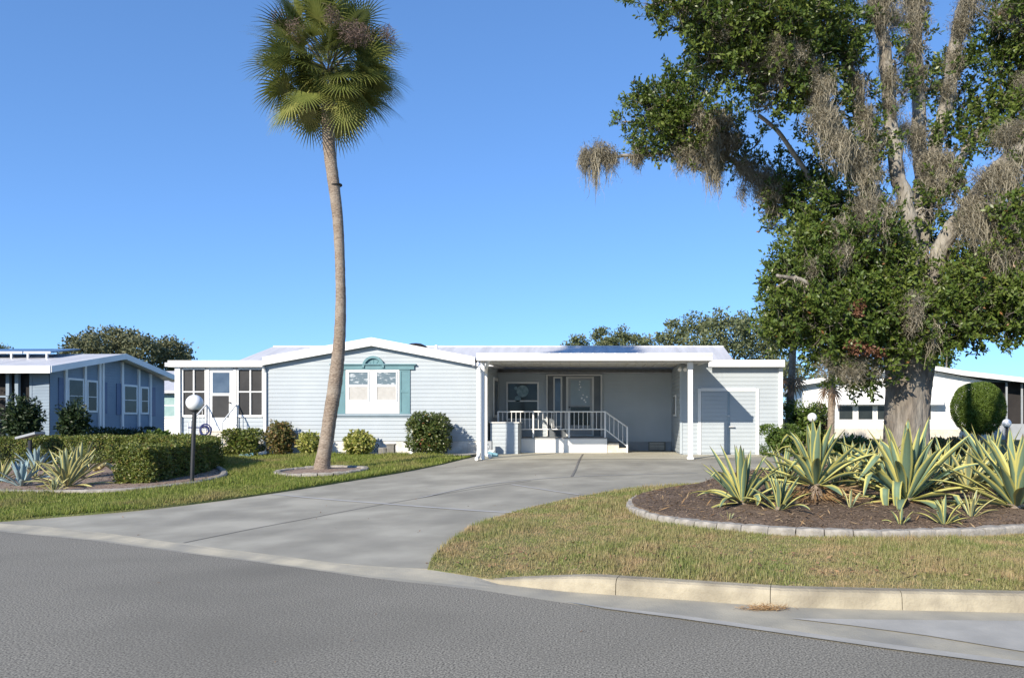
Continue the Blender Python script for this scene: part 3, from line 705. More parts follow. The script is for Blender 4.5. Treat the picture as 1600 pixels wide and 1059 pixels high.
g = MB(); g.box(pxl - .05, pxl + .05, 21.4, 21.5, .42, zc0 + .05); hp(g, 'carport_post', M_white)
downspout(748, 21.25, 565, float(gd(px(748, 21.2), 21.2)), -.02, top_to=(px(743, DFa) + .05, DFa + .15, zE + .08))
downspout(759.5, 22.0, 572, .5, .16, top_to=(px(766, 21.3), 21.2, zc0 + .08))
# flood lights on the shed corner
g = MB(); g.box(2.44, 2.62, 23.9, 23.98, pz(573, 24), pz(570, 24)); fl = hp(g, 'light_bracket', M_grey)
for dx in (0, .17):
    q = MB(); q.tube([(2.45 + dx, 23.92, pz(574, 24)), (2.42 + dx, 23.75, pz(578, 24)), (2.41 + dx, 23.72, pz(578.6, 24))], [.035, .065, .06], 10); hp(q, 'flood_lamp', M_white, fl)
# --- porch: window, entry, deck, rail
def porch_window(u0, u1, v0, v1, D):
    q = MB(); f = 2.6
    q.pbox(u0, u0 + f, v0, v1, D, .05); q.pbox(u1 - f, u1, v0, v1, D, .05); q.pbox(u0 + f + .05, u1 - f - .05, v0, v0 + f, D, .048); q.pbox(u0 + f + .05, u1 - f - .05, v1 - f, v1, D, .06)
    vm = (v0 + v1) / 2; q.pbox(u0 + f + .05, u1 - f - .05, vm - 1, vm + 1, D, .045); return hp(q, 'window', M_white), f, vm
wf, f, vm = porch_window(791, 842, 596.5, 656, DB)
q = MB(); q.pbox(791 + f, 842 - f, 596.5 + f, vm - 1, DB - .02, .006); hp(q, 'pane', M_glass, wf)
q = MB(); q.pbox(791 + f, 842 - f, vm + 1, 656 - f, DB - .02, .006); hp(q, 'pane', M_glass, wf)
M_suncatcher = pmat('suncatcher_glass', (.10, .17, .19), (.22, .30, .32), 9, .2)
for cu, cv, r in ((816.5, 611, 9.3), (809, 623, 4.8), (806, 606.5, 2.6)):     # suncatchers hung in the window
    q = MB(); q.tube([(px(cu, DB - .045), DB - .045, pz(cv, DB - .045)), (px(cu, DB - .045), DB - .03, pz(cv, DB - .045))], r * DB / F, 20); hp(q, 'suncatcher', M_suncatcher, wf)
q = MB(); q.box(XG1 + .002, XG1 + .05, 25.6, 26.6, pz(652, 26), pz(590, 26)); sw = hp(q, 'side_window', M_white)
q = MB(); q.box(XG1 + .051, XG1 + .056, 25.7, 26.5, pz(648, 26), pz(595, 26)); hp(q, 'pane', M_glass, sw)
q = MB(); q.pbox(853.5, 855.8, 585, 681, DB, .12); q.pbox(938.5, 941, 585, 681, DB, .12); q.pbox(855.85, 938.45, 584.5, 586.8, DB, .118); ef = hp(q, 'entry_frame', M_soffit)
q = MB(); q.pbox(856, 938.3, 587, 681, DB, .03); hp(q, 'entry_panel', pmat('entry_grey', (.12, .135, .15), (.15, .165, .18), 3, .6))
q = MB(); q.pbox(864.5, 878.5, 588.5, 668, DB - .03, .04); sl_ = hp(q, 'sidelight', M_soffit)
q = MB(); q.pbox(867, 876, 591, 665, DB - .07, .006); hp(q, 'pane', M_glassblue, sl_)
q = MB(); q.pbox(884.5, 928, 588.5, 681, DB - .03, .03); hp(q, 'door_frame', M_soffit)
q = MB(); q.pbox(888, 925, 591, 679, DB - .06, .03); dd = hp(q, 'front_door', M_grey)
q = MB(); q.pbox(891.5, 921.5, 594, 633, DB - .09, .006); hp(q, 'storm_glass', M_tealgrey, dd)
q = MB(); q.pbox(891.5, 921.5, 635.5, 664, DB - .09, .006); hp(q, 'lower_pane', M_glass, dd)
q = MB()
for cu, cv, r in ((906, 596.5, 1.2), (905.5, 600.5, 1.0), (907, 605, 1.3), (905, 609, .9), (909, 622, 1.6), (913, 625, 1.6), (917, 620, 1.4), (911, 617, 1.2), (915, 628, 1.2)):
    q.tube([(px(cu, DB - .098), DB - .102, pz(cv, DB)), (px(cu, DB - .098), DB - .0965, pz(cv, DB))], r * DB / F, 7)
hp(q, 'door_ornament', M_white, dd)
q = MB(); q.tube([(px(889.8, DB), DB - .15, pz(636, DB)), (px(889.8, DB), DB - .09, pz(636, DB))], .03, 8); hp(q, 'door_knob', M_black, dd)
DK = 25.25; zd = pz(683.5, DK)
xk0, xk1 = px(812, DK), px(949, DK)
g = MB(); g.box(xk0, xk1, DK + .01, DB - .02, zd - .04, zd); g.box(XG1 + .05, xk0 - .005, DK + .4, DB - .02, zd - .04, zd); deck = hp(g, 'porch_deck', M_deck)
g = MB(); g.box(xk0 + .02, xk1 - .01, DK + .03, DK + .08, .4, zd - .041); g.box(xk1 - .06, xk1 - .011, DK + .081, DB - .05, .4, zd - .041); hp(g, 'deck_skirt', M_whitewall, deck)
g = MB(); g.box(xk1 + .005, px(967, DK), DK + .05, DB - .6, .42, pz(692.5, DK)); g.box(px(967, DK) + .004, px(981, DK), DK + .05, DB - .6, .42, pz(699.8, DK)); hp(g, 'deck_step', M_cream, deck)
rz, lz = pz(643, DK), pz(670.5, DK); r = MB(); y = DK + .06
xr0, xr1 = px(778, DK), px(945.5, DK)
r.tube([(xr0, y, rz), (xr1, y, rz)], .024, 8); r.tube([(xr0, y, lz), (xr1, y, lz)], .018, 8)
for u in (778, 833, 889, 945.5): r.box(px(u, DK) - .025, px(u, DK) + .025, y - .025, y + .025, zd - .0 if u > 812 else .5, rz + .02)
for u in np.arange(785, 945, 7.0):
    if min(abs(u - q) for q in (833, 889, 945.5)) > 2: r.tube([(px(u, DK), y, lz), (px(u, DK), y, rz)], .011, 6)
xe = px(980, DK)
r.tube([(xr1, y, rz), (xe, y, pz(667, DK))], .024, 8); r.tube([(xr1, y, lz), (xe, y, pz(697, DK))], .018, 8); r.box(xe - .025, xe + .025, y - .025, y + .025, .45, pz(666, DK))
for t in (.2, .4, .6, .8): r.tube([(xr1 + (xe - xr1) * t, y, lz + (pz(697, DK) - lz) * t), (xr1 + (xe - xr1) * t, y, rz + (pz(667, DK) - rz) * t)], .011, 6)
hp(r, 'railing', M_white, deck)
# low siding wall beside the gable
lw0, lw1, DL = px(766, 24.45), px(809.5, 24.45), 24.45
g = MB(); g.siding((lw0, DL), (lw1, DL), .45, [(0, 1.48), (1, 1.48)]); g.siding((lw1, DL), (lw1, DL + .95), .45, [(0, 1.48), (1, 1.48)]); g.box(lw0, lw1 - .001, DL + .001, DL + .95, .45, 1.47)
lw = hp(g, 'low_wall', M_siding)
g = MB(); g.box(lw0 - .03, lw1 + .04, DL - .04, DL + 1.0, 1.481, 1.52); hp(g, 'wall_cap', M_soffit, lw)
g = MB(); g.pbox(760.5, 768, 689, 708, 24.1, .22); hp(g, 'utility_box', M_grey)
g = MB(); xx = px(764, 23.3); g.tube([(xx - .05, 23.3, .48), (xx - .05, 23.3, .86)], .04, 8); g.tube([(xx - .05, 23.3, .62), (xx + .16, 23.25, .62)], .05, 8); g.tube([(xx - .1, 23.3, .70), (xx, 23.3, .80)], .06, 8); hp(g, 'drain_pipe', M_white)
# --- shed
xs1 = px(1220, DS); z0s = .53
sh = hp(MB().siding((XR, DS), (xs1, DS), z0s, [(0, 3.4), (1, 3.4)]), 'shed_wall', M_siding)
g = MB(); g.box(XR + .02, xs1 - .001, DS + .002, 27.35, .45, 3.2); g.siding((xs1, DS), (xs1, 27.3), z0s, [(0, 3.2), (1, 3.2)]); hp(g, 'shed_body', M_siding, sh)
g = MB(); g.box(XR - .03, XR + .05, DS - .035, DS + .0, z0s, 3.2); hp(g, 'corner_trim', M_siding, sh)
g = MB(); g.box(xs1 - .07, xs1 + .05, DS - .06, DS + .04, .5, pz(573, 23.7)); hp(g, 'corner_trim', M_white, sh)
DSF = 23.68
g = MB(); g.box(px(1107, DSF), px(1226.5, DSF), DSF, DSF + .03, pz(573, DSF), pz(562, DSF)); g.box(px(1226.5, DSF) - .03, px(1226.5, DSF) - .001, DSF + .031, 27.4, pz(573, DSF), pz(562.5, DSF)); hp(g, 'shed_fascia', M_white, sh)
g = MB(); g.box(xc1 - .4, px(1226.5, DSF) - .031, DSF + .031, 27.4, pz(566, DSF), pz(563, DSF)); hp(g, 'shed_roof', M_roof, sh)
g = MB(); T = .03
g.pbox(1090.5, 1095.5, 607, 710.4, DS - .018, T); g.pbox(1181, 1186, 607, 710.4, DS - .018, T); g.pbox(1095.6, 1180.9, 606, 611, DS - .018, T - .003); hp(g, 'shed_door_trim', M_white, sh)
for u0, u1 in ((1096, 1136.5), (1140.5, 1180.6)):
    d0 = DS - .022; g = MB(); g.siding((px(u0, d0), d0), (px(u1, d0), d0), .56, [(0, pz(611.5, d0)), (1, pz(611.5, d0))], .125, .016); hp(g, 'shed_door', M_siding, sh)
g = MB(); g.pbox(1136.6, 1140.4, 611.2, 710, DS - .018, .028); hp(g, 'door_astragal', M_tealgrey, sh)
g = MB(); g.pbox(1137.2, 1140.6, 648, 650.5, DS - .047, .05); g.tube([(px(1138.4, 23.9), 23.9, pz(666.3, 23.9)), (px(1147.5, 23.9), 23.88, pz(666.3, 23.9))], .028, 8); hp(g, 'door_handle', M_steel, sh)
g = MB(); g.box(XR - .06, XR - .02, 25.2, 25.9, pz(650, 25.5), pz(617, 25.5)); hp(g, 'wall_box', M_white)
g = MB(); g.box(XR - .075, XR - .061, 25.28, 25.82, pz(647, 25.5), pz(620, 25.5)); hp(g, 'wall_box_screen', M_glass)

# ------------------------------------------------------------------ left neighbour
LX = -22.5
ln_ = empty('neighbour_house', (LX, 35, .55), 'shaded blue grey mobile home with gable and shutters at the left edge', 'house')
def lp(mb, name, mat, parent=None, label=None, **k): return mb.build(name, mat, parent or ln_, **k)
def LD(u, x=LX): return x * F / (u - CU)
zg0, zgA = 3.62, 4.42; d0, dA, d1 = 31.3, 35.4, 39.5
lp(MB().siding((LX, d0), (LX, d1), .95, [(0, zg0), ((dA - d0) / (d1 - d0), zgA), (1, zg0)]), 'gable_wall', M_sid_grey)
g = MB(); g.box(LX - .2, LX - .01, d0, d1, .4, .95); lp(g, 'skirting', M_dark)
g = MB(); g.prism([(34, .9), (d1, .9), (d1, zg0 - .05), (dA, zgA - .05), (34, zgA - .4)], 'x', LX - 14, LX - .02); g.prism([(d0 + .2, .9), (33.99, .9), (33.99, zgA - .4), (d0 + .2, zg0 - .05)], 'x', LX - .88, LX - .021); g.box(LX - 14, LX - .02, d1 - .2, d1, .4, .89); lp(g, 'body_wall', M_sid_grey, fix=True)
g = MB()
for (ya, za), (yb_, zb) in (((30.6, 3.62), (dA, zgA + .12)), ((dA, zgA + .12), (40.2, 3.62))):
    g.prism([(ya, za), (yb_, zb), (yb_, zb + .07), (ya, za + .07)], 'x', LX - 14, LX + .55)
lr = lp(g, 'roof', M_roof, fix=True)
g = MB()
for (ya, za), (yb_, zb) in (((30.6, 3.55), (dA, zgA + .03)), ((dA, zgA + .03), (40.2, 3.55))):
    g.prism([(ya, za - .08), (yb_, zb - .08), (yb_, zb + .18), (ya, za + .18)], 'x', LX + .551, LX + .59)
    g.prism([(ya, za + .0), (yb_, zb + .0), (yb_, zb + .02), (ya, za + .02)], 'x', LX, LX + .55)
g.box(LX - 14, LX + .55, 30.56, 30.595, 3.44, 3.74); lp(g, 'fascia', M_white, lr, fix=True)
def lwall_box(mb, u0, u1, v0, v1, t0, t1):
    da, db = LD(u0), LD(u1); dm = (da + db) / 2
    return mb.box(LX + t0, LX + t1, min(da, db), max(da, db), pz(v1, dm), pz(v0, dm))
for u0, u1, v0, v1 in ((104, 129, 591, 644), (134, 150.5, 594, 644), (191, 213, 601, 647), (217.5, 231, 604, 647)):
    g = MB(); lwall_box(g, u0, u1, v0, v1, .0, .07); fr = lp(g, 'window', M_white)
    vm = (v0 + v1) / 2 + 1
    for va, vb in ((v0 + 3, vm - .6), (vm + .6, v1 - 3)):
        g = MB(); lwall_box(g, u0 + 2.2, u1 - 2.2, va, vb, .071, .078); lp(g, 'pane', M_glass, fr)
for u0, u1, v0, v1 in ((90.5, 98, 590, 641), (160, 166, 597, 646), (181, 188, 599, 648), (236.5, 241.5, 605, 650)):
    g = MB(); lwall_box(g, u0, u1, v0, v1, .0, .05); lp(g, 'shutter', M_slate)
for u in (101, 131, 154, 159, 189.5, 215.3, 233.5):
    g = MB(); dd_ = LD(u); zt_ = np.interp(dd_, [d0, dA, d1], [zg0, zgA, zg0]) - .02; g.box(LX, LX + .09, dd_ - .07, dd_ + .07, .8, zt_); lp(g, 'trim_board', M_white)
# open porch beside it, its deep shade put in as a dark sheet
g = MB(); g.box(-37, LX - .9, 31.5, 31.53, .5, 3.4); lp(g, 'porch_shade_sheet', M_dark)
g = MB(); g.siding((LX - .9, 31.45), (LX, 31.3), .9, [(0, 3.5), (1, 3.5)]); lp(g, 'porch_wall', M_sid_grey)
g = MB()
for u in (13, 27): g.box(px(u, 31.3) - .07, px(u, 31.3) + .07, 31.25, 31.39, .5, 3.5)
for u in (-20, 45): g.box(px(u, 31.3) - .05, px(u, 31.3) + .05, 31.4, 31.48, .5, 3.5)
for z in (1.5, 2.5): g.box(-37, px(16, 31.3) , 31.42, 31.47, z, z + .07)
lp(g, 'porch_post', M_sid_grey)
# solar panels on racks
for k, (u0, u1) in enumerate(((-80, 36), (38, 80))):
    g = MB(); D_ = 33.6; zb = pz(559, D_) ; x0, x1 = px(u0, D_), px(u1, D_)
    g.prism([(D_, zb + .22), (D_ + 1.9, zb + .52), (D_ + 1.9, zb + .57), (D_, zb + .27)], 'x', x0, x1); so_ = lp(g, 'solar_panel', M_panel, lr, fix=True)
    g = MB(); g.box(x0, x1, D_ - .05, D_ - .005, zb + .18, zb + .28)
    for t in (.15, .85): g.box(x0 + (x1 - x0) * t - .04, x0 + (x1 - x0) * t + .04, D_ - .05, D_ + .02, zb - .3, zb + .18)
    lp(g, 'panel_rack', M_steel, lr)
# pale house in the gap
ph = empty('distant_house', (-25.5, 46, .55), 'pale house with a wide window seen in the gap between the two blue homes', 'house')
g = MB(); g.siding((-33, 46), (-20, 46), .6, [(0, 3.25), (1, 3.25)]); g.box(-33, -20.02, 46.02, 54, .5, 3.2); g.build('wall', M_whitewall, ph)
g = MB(); g.quad((-33.3, 45.5, 3.3), (-19.6, 45.5, 3.3), (-21, 50, 4.75), (-33.3, 50, 4.75)); g.quad((-19.6, 54.5, 3.3), (-33.3, 54.5, 3.3), (-33.3, 50, 4.75), (-21, 50, 4.75)); g.quad((-19.6, 45.5, 3.3), (-19.6, 54.5, 3.3), (-21, 50, 4.75)); g.box(-33.3, -19.6, 45.47, 45.499, 3.15, 3.32); g.build('roof', M_roof, ph, fix=True)
g = MB(); g.pbox(251, 277, 613, 653, 46, .06); wf = g.build('window', M_white, ph)
for va, vb in ((616, 632), (634, 650)):
    g = MB(); g.pbox(256, 274, va, vb, 46 - .06, .006); g.build('pane', M_glasspale, wf)

# ------------------------------------------------------------------ white house on the right, turned 11 degrees
RH = Vector((px(1254, 38), 38, .68)); th = math.radians(-11)
rh = empty('white_house', RH, 'white mobile home with metal window awnings behind the big oak', 'house')
rh.rotation_euler = (0, 0, th); ca, sa = math.cos(th), math.sin(th)
class LMB(MB): pass
def rlocal(u, off=0.0):
    """distance along the front wall where photo column u meets it (local y = off)"""
    a = (u - CU) / F; ox = RH.x - sa * off; oy = RH.y + ca * off
    return (a * oy - ox) / (ca - a * sa)
def rz_(u, v, off=0.0):
    t = rlocal(u, off); D = RH.y + ca * off + sa * t; return pz(v, D) - RH.z
def rp(mb, name, mat, parent=None, **k):
    o = mb.build(name, mat, None, **k); o.parent = parent or rh; return o
Lr = rlocal(1545); tA = rlocal(1428); zL = rz_(1254, 600); zA_ = rz_(1428, 574); zR = rz_(1545, 596)
rp(MB().siding((0, 0), (Lr, 0), .45, [(0, zL), (tA / Lr, zA_), (1, zR)], .17), 'front_wall', M_whitewall)
rp(MB().siding((0, 14), (0, 0), .45, [(0, zL), (1, zL)], .17), 'side_wall', M_whitewall)
g = MB(); g.prism([(.01, -.2), (Lr, -.2), (Lr, zR - .02), (tA, zA_ - .02), (.01, zL - .02)], 'y', .02, 14); rp(g, 'body_wall', M_whitewall, fix=True)
g = MB(); g.box(-.02, Lr + .02, -.03, .015, -.3, .449); rp(g, 'skirting', M_cream)
g = MB()
xe_ = rlocal(1640)
zz_r = rz_(1600, 597)
prl = [(-.35, zL - .02), (tA, zA_ + .08), (rlocal(1500), rz_(1500, 584)), (xe_, rz_(1640, 600))]
for a, b in zip(prl[:-1], prl[1:]): g.prism([a, b, (b[0], b[1] + .06), (a[0], a[1] + .06)], 'y', -.5, 14.3)
rr = rp(g, 'roof', M_roof, fix=True)
g = MB()
for a, b in zip(prl[:-1], prl[1:]): g.prism([(a[0], a[1] - .10), (b[0], b[1] - .10), (b[0], b[1] + .12), (a[0], a[1] + .12)], 'y', -.54, -.505)
rp(g, 'fascia', M_white, rr, fix=True)
g = MB(); g.box(-.36, -.33, -.5, 14.3, zL - .1, zL + .1); rp(g, 'eave_board', M_white, rr)
for u0, u1 in ((1311, 1332), (1341, 1363), (1371, 1392), (1441, 1454)):
    t0, t1 = rlocal(u0), rlocal(u1); zb, zt_ = rz_(u0, 655), rz_(u0, 634)
    g = MB(); g.box(t0 - .08, t1 + .08, -.05, .0, zb - .08, zt_ + .1); fr = rp(g, 'window', M_white)
    g = MB(); g.box(t0, t1, -.058, -.051, zb, zt_); o = rp(g, 'pane', M_glass, fr)
for u0, u1 in ((1302, 1394), (1438, 1470)):
    t0, t1 = rlocal(u0), rlocal(u1); zt_, zb = rz_(u0, 607), rz_(u0, 628)
    g = MB(); g.prism([(-.02, zt_), (-.65, zb), (-.65, zb - .02), (-.02, zt_ - .03)], 'x', t0, t1)
    for t in np.arange(t0 + .1, t1, .2): g.prism([(-.02, zt_ + .0), (-.65, zb + .0), (-.65, zb + .03), (-.02, zt_ + .03)], 'x', t, t + .05)
    g.box(t0, t1, -.66, -.655, zb - .14, zb)
    rp(g, 'awning', M_white, fix=True)
t0 = rlocal(1550); zt_ = rz_(1560, 606)
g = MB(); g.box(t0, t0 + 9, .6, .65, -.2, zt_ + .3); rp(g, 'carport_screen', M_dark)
g = MB()
for u in (1573, 1597, 1640): g.box(rlocal(u) - .04, rlocal(u) + .04, .0, .08, -.2, zt_ + .25)
g.box(t0, t0 + 9, -.02, .06, -.25, rz_(1590, 662)); rp(g, 'carport_post', M_grey)

# ------------------------------------------------------------------ plants
def shrub(name, c, rx, ry, rz, n, mat, leaf, label, cat='shrub', group=None, box=1.0, lump=.12, inset=.25, flat=True, trunk=True, up=.2):
    """c = base centre on the ground; an uneven crown of leaves round short stems"""
    root = empty(name, c, label, cat, group); c = np.array(c); cc = c + np.array([0, 0, rz])
    d = rsph(n)
    if box != 1.0:
        d = np.sign(d) * np.abs(d) ** (1 / box); d = d / np.max(np.stack([np.linalg.norm(d, axis=1) ** 0.0 * np.power(np.sum(np.abs(d) ** (2 * box), 1), 1 / (2 * box))]), 0)[:, None]
    ph_ = rng.uniform(0, 6.28, 6)
    lp_ = 1 + lump * (np.sin(d[:, 0] * 5 + ph_[0]) * np.sin(d[:, 1] * 5 + ph_[1]) + .6 * np.sin(d[:, 2] * 7 + ph_[2] + d[:, 0] * 4) + .5 * np.sin(d[:, 0] * 11 + ph_[3]) * np.sin(d[:, 2] * 11 + ph_[4]))
    rr_ = lp_ * (1 - inset * rng.random(n) ** 1.6)
    p = cc + d * rr_[:, None] * np.array([rx, ry, rz])
    keep = p[:, 2] > c[2] + .02; p = p[keep]; d = d[keep]; k = len(p)
    ax = nrmz(d * .6 + rsph(k) * .9 + np.array([0, 0, up])); nm = nrmz(d + rsph(k) * .6)
    L = leaf * rng.uniform(.7, 1.3, k)
    quadmesh('foliage', leafquads(p, ax, nm, L, L * .5), np.clip(rng.random(k) * .8 + rng.random() * .1 + .1 * rng.normal(size=k), 0, 1), mat, root)
    m = MB()
    for _ in range(7):
        e = cc + rsph(1)[0] * np.array([rx, ry, rz]) * .75; e[2] = max(e[2], c[2] + .1)
        m.tube([c + np.array([rnd.uniform(-.1, .1) * rx, rnd.uniform(-.1, .1) * ry, -.05]), (c + e) / 2 + np.array([0, 0, .02]), e], [.022, .015, .006], 5)
    m.build('stem', M_twig, root)
    # inner leaf mass so the crown does not show through
    d2 = rsph(n // 2); p2 = cc + d2 * (rng.random(n // 2) ** .4)[:, None] * np.array([rx, ry, rz]) * .72
    p2 = p2[p2[:, 2] > c[2] + .05]; k2 = len(p2)
    L2 = leaf * 2.0 * rng.uniform(.7, 1.3, k2)
    quadmesh('inner_foliage', leafquads(p2, rsph(k2), rsph(k2), L2, L2 * .6), rng.random(k2), mat, root)
    return root
def gp(u, v, D):   # on the ground at depth D, in column u
    x = px(u, D); return (x, D, float(gl(x, D)) - .01)
shrub('boxy_shrub', gp(379, 0, 23.45), .56, .42, .42, 2600, M_hedge, .075, 'clipped boxy olive shrub in front of the sunroom right screens', box=2.2, lump=.05)
shrub('bronze_shrub', gp(438, 0, 23.55), .44, .36, .52, 2000, M_bronze, .085, 'bronze and green shrub at the left corner of the gable wall', lump=.14)
shrub('variegated_shrub', gp(484, 0, 23.6), .34, .3, .33, 1000, M_varleaf, .10, 'yellow variegated shrub half hidden behind the palm trunk', lump=.18)
shrub('variegated_shrub', gp(561, 0, 23.5), .44, .34, .36, 1500, M_varleaf, .10, 'yellow variegated shrub below the teal window', lump=.16)
shrub('round_shrub', gp(670, 0, 23.3), .65, .6, .64, 4200, M_ixora, .085, 'large round glossy shrub with red flecks right of the teal window', box=1.5, lump=.05)
shrub('leafy_shrub', gp(248, 0, 25.5), .52, .45, .36, 1500, M_green, .12, 'bright green leafy shrub behind the hedge left of the sunroom', lump=.16)
shrub('box_hedge', gp(1217, 0, 22.9), .50, .5, .46, 3000, M_green, .06, 'low square clipped hedge at the right corner of the shed', 'hedge', box=3.2, lump=.03, inset=.12)
shrub('tall_shrub', gp(1257, 0, 25.6), .74, .5, .80, 3200, M_green, .085, 'tall dark green clipped shrub behind the small globe lamp', box=2.4, lump=.08)
shrub('rusty_shrub', gp(1280, 0, 26.4), .42, .4, .68, 1700, M_rusty, .075, 'rusty brown shrub left of the thin palm trunk', lump=.12)
tp = gp(1528, 0, 33)
shrub('topiary_bush', (tp[0], tp[1], tp[2] + .22), 1.07, 1.0, 1.12, 26000, M_topiary, .065, 'tall rounded lime green topiary bush before the white house', 'topiary', box=1.08, lump=.02, inset=.12, up=.8)
g = MB(); g.tube([(tp[0], tp[1], tp[2] - .1), (tp[0] + .03, tp[1], tp[2] + .6)], [.13, .09], 9)
g.build('trunk', M_twig, [o for o in COL.objects if o.name == 'topiary_bush'][0])
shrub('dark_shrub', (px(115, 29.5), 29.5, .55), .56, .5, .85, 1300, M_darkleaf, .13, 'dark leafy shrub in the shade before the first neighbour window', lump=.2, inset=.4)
shrub('dark_shrub', (px(35, 29.0), 29, .55), .72, .6, .98, 1800, M_darkleaf, .13, 'large mass of dark leaves standing for the darkness before the neighbour porch', lump=.2, inset=.4)  # dark leaves put in for the darkness under the porch
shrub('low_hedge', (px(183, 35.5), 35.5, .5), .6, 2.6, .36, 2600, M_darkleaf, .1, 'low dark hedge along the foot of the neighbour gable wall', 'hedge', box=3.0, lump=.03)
shrub('low_shrub', gp(1330, 0, 20.5), .6, .5, .3, 900, M_green, .09, 'low green shrub behind the agaves left of the oak trunk', lump=.15)
shrub('low_shrub', gp(1480, 0, 21.0), .8, .5, .25, 900, M_bronze, .09, 'low bronze ground shrub behind the agaves right of the oak trunk', lump=.15)

# curved clipped hedge on the left
def hedge():
    cl = [(-10.04, 16.4), (-10.0, 17.2), (-9.95, 18.2), (-9.98, 19.0), (-10.3, 19.9), (-11.0, 20.7), (-12.2, 21.3), (-14, 21.7), (-16.4, 21.9), (-19, 21.6), (-22, 20.9), (-25.5, 19.9)]
    line = [Vector(q) for q in smooth_line(cl, 8)]; z0 = .0
    c0 = line[0]; root = empty('clipped_hedge', (line[24].x, line[24].y, float(gl(line[24].x, line[24].y))), 'long clipped green hedge curving round the left agave bed', 'hedge')
    W, H = .37, .74
    seg = [(a, b) for a, b in zip(line[:-1], line[1:])]; lens = np.array([(b - a).length for a, b in seg]); cum = np.concatenate([[0], np.cumsum(lens)])
    tot = cum[-1]; n = 76000
    la = np.array([tuple(q) for q in line])
    s = rng.random(n) ** 1.1 * tot
    X = np.interp(s, cum, la[:, 0]); Y = np.interp(s, cum, la[:, 1]); X2 = np.interp(s + .05, cum, la[:, 0]); Y2 = np.interp(s + .05, cum, la[:, 1]); Xm = np.interp(s - .05, cum, la[:, 0]); Ym = np.interp(s - .05, cum, la[:, 1])
    T = nrmz(np.stack([X2 - Xm, Y2 - Ym], 1)); N2 = np.stack([T[:, 1], -T[:, 0]], 1)
    q = rng.random(n) * (2 * H + 2 * W); side = np.where(q < H, 1, np.where(q < 2 * H, -1, 0))
    a = np.where(side != 0, side * W, (q - 2 * H) - W); h = np.where(side == 1, q, np.where(side == -1, q - H, H))
    # rounded shoulders, uneven clip
    bump_ = .035 * np.sin(s * 4.1) + .03 * np.sin(s * 9.3 + h * 5) + .02 * np.sin(a * 17 + s * 13)
    a2 = np.where(side != 0, a + side * bump_, a); h2 = np.where(side == 0, h + bump_ * .7, h)
    cor = (np.abs(a2) > W * .72) & (h2 > H * .84); a2 = np.where(cor, a2 * .94, a2); h2 = np.where(cor, h2 * .975, h2)
    dep = .14 * rng.random(n) ** 1.5
    a2 = np.where(side != 0, a2 - side * dep, a2); h2 = np.where(side == 0, h2 - dep, h2)
    p = np.stack([X + N2[:, 0] * a2, Y + N2[:, 1] * a2], 1); gz_ = gl(X, Y)
    p3 = np.stack([p[:, 0], p[:, 1], gz_ + .03 + h2], 1)
    out = np.stack([N2[:, 0] * side, N2[:, 1] * side, (side == 0) * 1.0], 1)
    # the cut end
    ne = 2200; t0 = Vector(line[0] - line[1]).normalized(); e_a = rng.uniform(-W, W, ne); e_h = rng.uniform(0, H, ne)
    pe = np.stack([line[0].x + t0.x * (-.1 * rng.random(ne) ** 1.5 + .03 * np.sin(e_h * 14 + e_a * 9)) + t0.y * e_a * .97, line[0].y + t0.y * (-.1 * rng.random(ne)) - t0.x * e_a * .97, np.full(ne, float(gl(line[0].x, line[0].y))) + .03 + e_h * .985], 1)
    p3 = np.concatenate([p3, pe]); out = np.concatenate([out, np.tile([t0.x, t0.y, 0], (ne, 1))]); k = len(p3)
    ax = nrmz(out * .5 + rsph(k) + np.array([0, 0, .35])); L = .058 * rng.uniform(.7, 1.35, k)
    quadmesh('foliage', leafquads(p3, ax, nrmz(out + rsph(k) * .6), L, L * .55), rng.random(k), M_hedge, root)
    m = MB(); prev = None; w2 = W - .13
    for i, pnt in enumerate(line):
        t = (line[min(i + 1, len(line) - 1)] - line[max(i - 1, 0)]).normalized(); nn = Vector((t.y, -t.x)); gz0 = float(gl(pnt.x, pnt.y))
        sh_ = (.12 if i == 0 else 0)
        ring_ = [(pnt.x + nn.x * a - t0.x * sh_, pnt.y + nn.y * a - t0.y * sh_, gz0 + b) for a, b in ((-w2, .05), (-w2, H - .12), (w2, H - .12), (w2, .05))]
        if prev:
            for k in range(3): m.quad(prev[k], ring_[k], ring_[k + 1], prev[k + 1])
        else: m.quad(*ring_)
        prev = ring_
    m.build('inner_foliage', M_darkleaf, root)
hedge()

# ------------------------------------------------------------------ agaves
WP = ([0, .12, .45, .72, .90, .97, 1.0], [.62, .50, 1.0, .78, .36, .12, .015])
def agave_leaf(m, c, az, ang, L, W, bend, kink=None, twist=0.0, ns=10, na=4, start=.04):
    rad = np.array([math.cos(az), math.sin(az), 0]); up = np.array([0, 0, 1.0]); side = np.array([-math.sin(az), math.cos(az), 0])
    p = np.array(c) + rad * start * math.sin(ang + .3); base = len(m.v)
    for i in range(ns + 1):
        s = i / ns
        a = ang + bend * s * s
        if kink and s > kink[0]: a += kink[1] * min(1, (s - kink[0]) / .12)
        d = rad * math.sin(a) + up * math.cos(a); nm = -rad * math.cos(a) + up * math.sin(a)
        sd = side * math.cos(twist * s) + nm * math.sin(twist * s); nn = nm * math.cos(twist * s) - side * math.sin(twist * s)
        wv = W * np.interp(s, *WP) / 2
        for j in range(na + 1):
            q = j / na * 2 - 1
            m.v.append(tuple(p + sd * q * wv + nn * (q * q) * wv * .55)); m.uv.append((j / na, s))
        p = p + d * (L / ns)
    for i in range(ns):
        for j in range(na):
            a0 = base + i * (na + 1) + j; m.f.append((a0, a0 + 1, a0 + na + 2, a0 + na + 1))
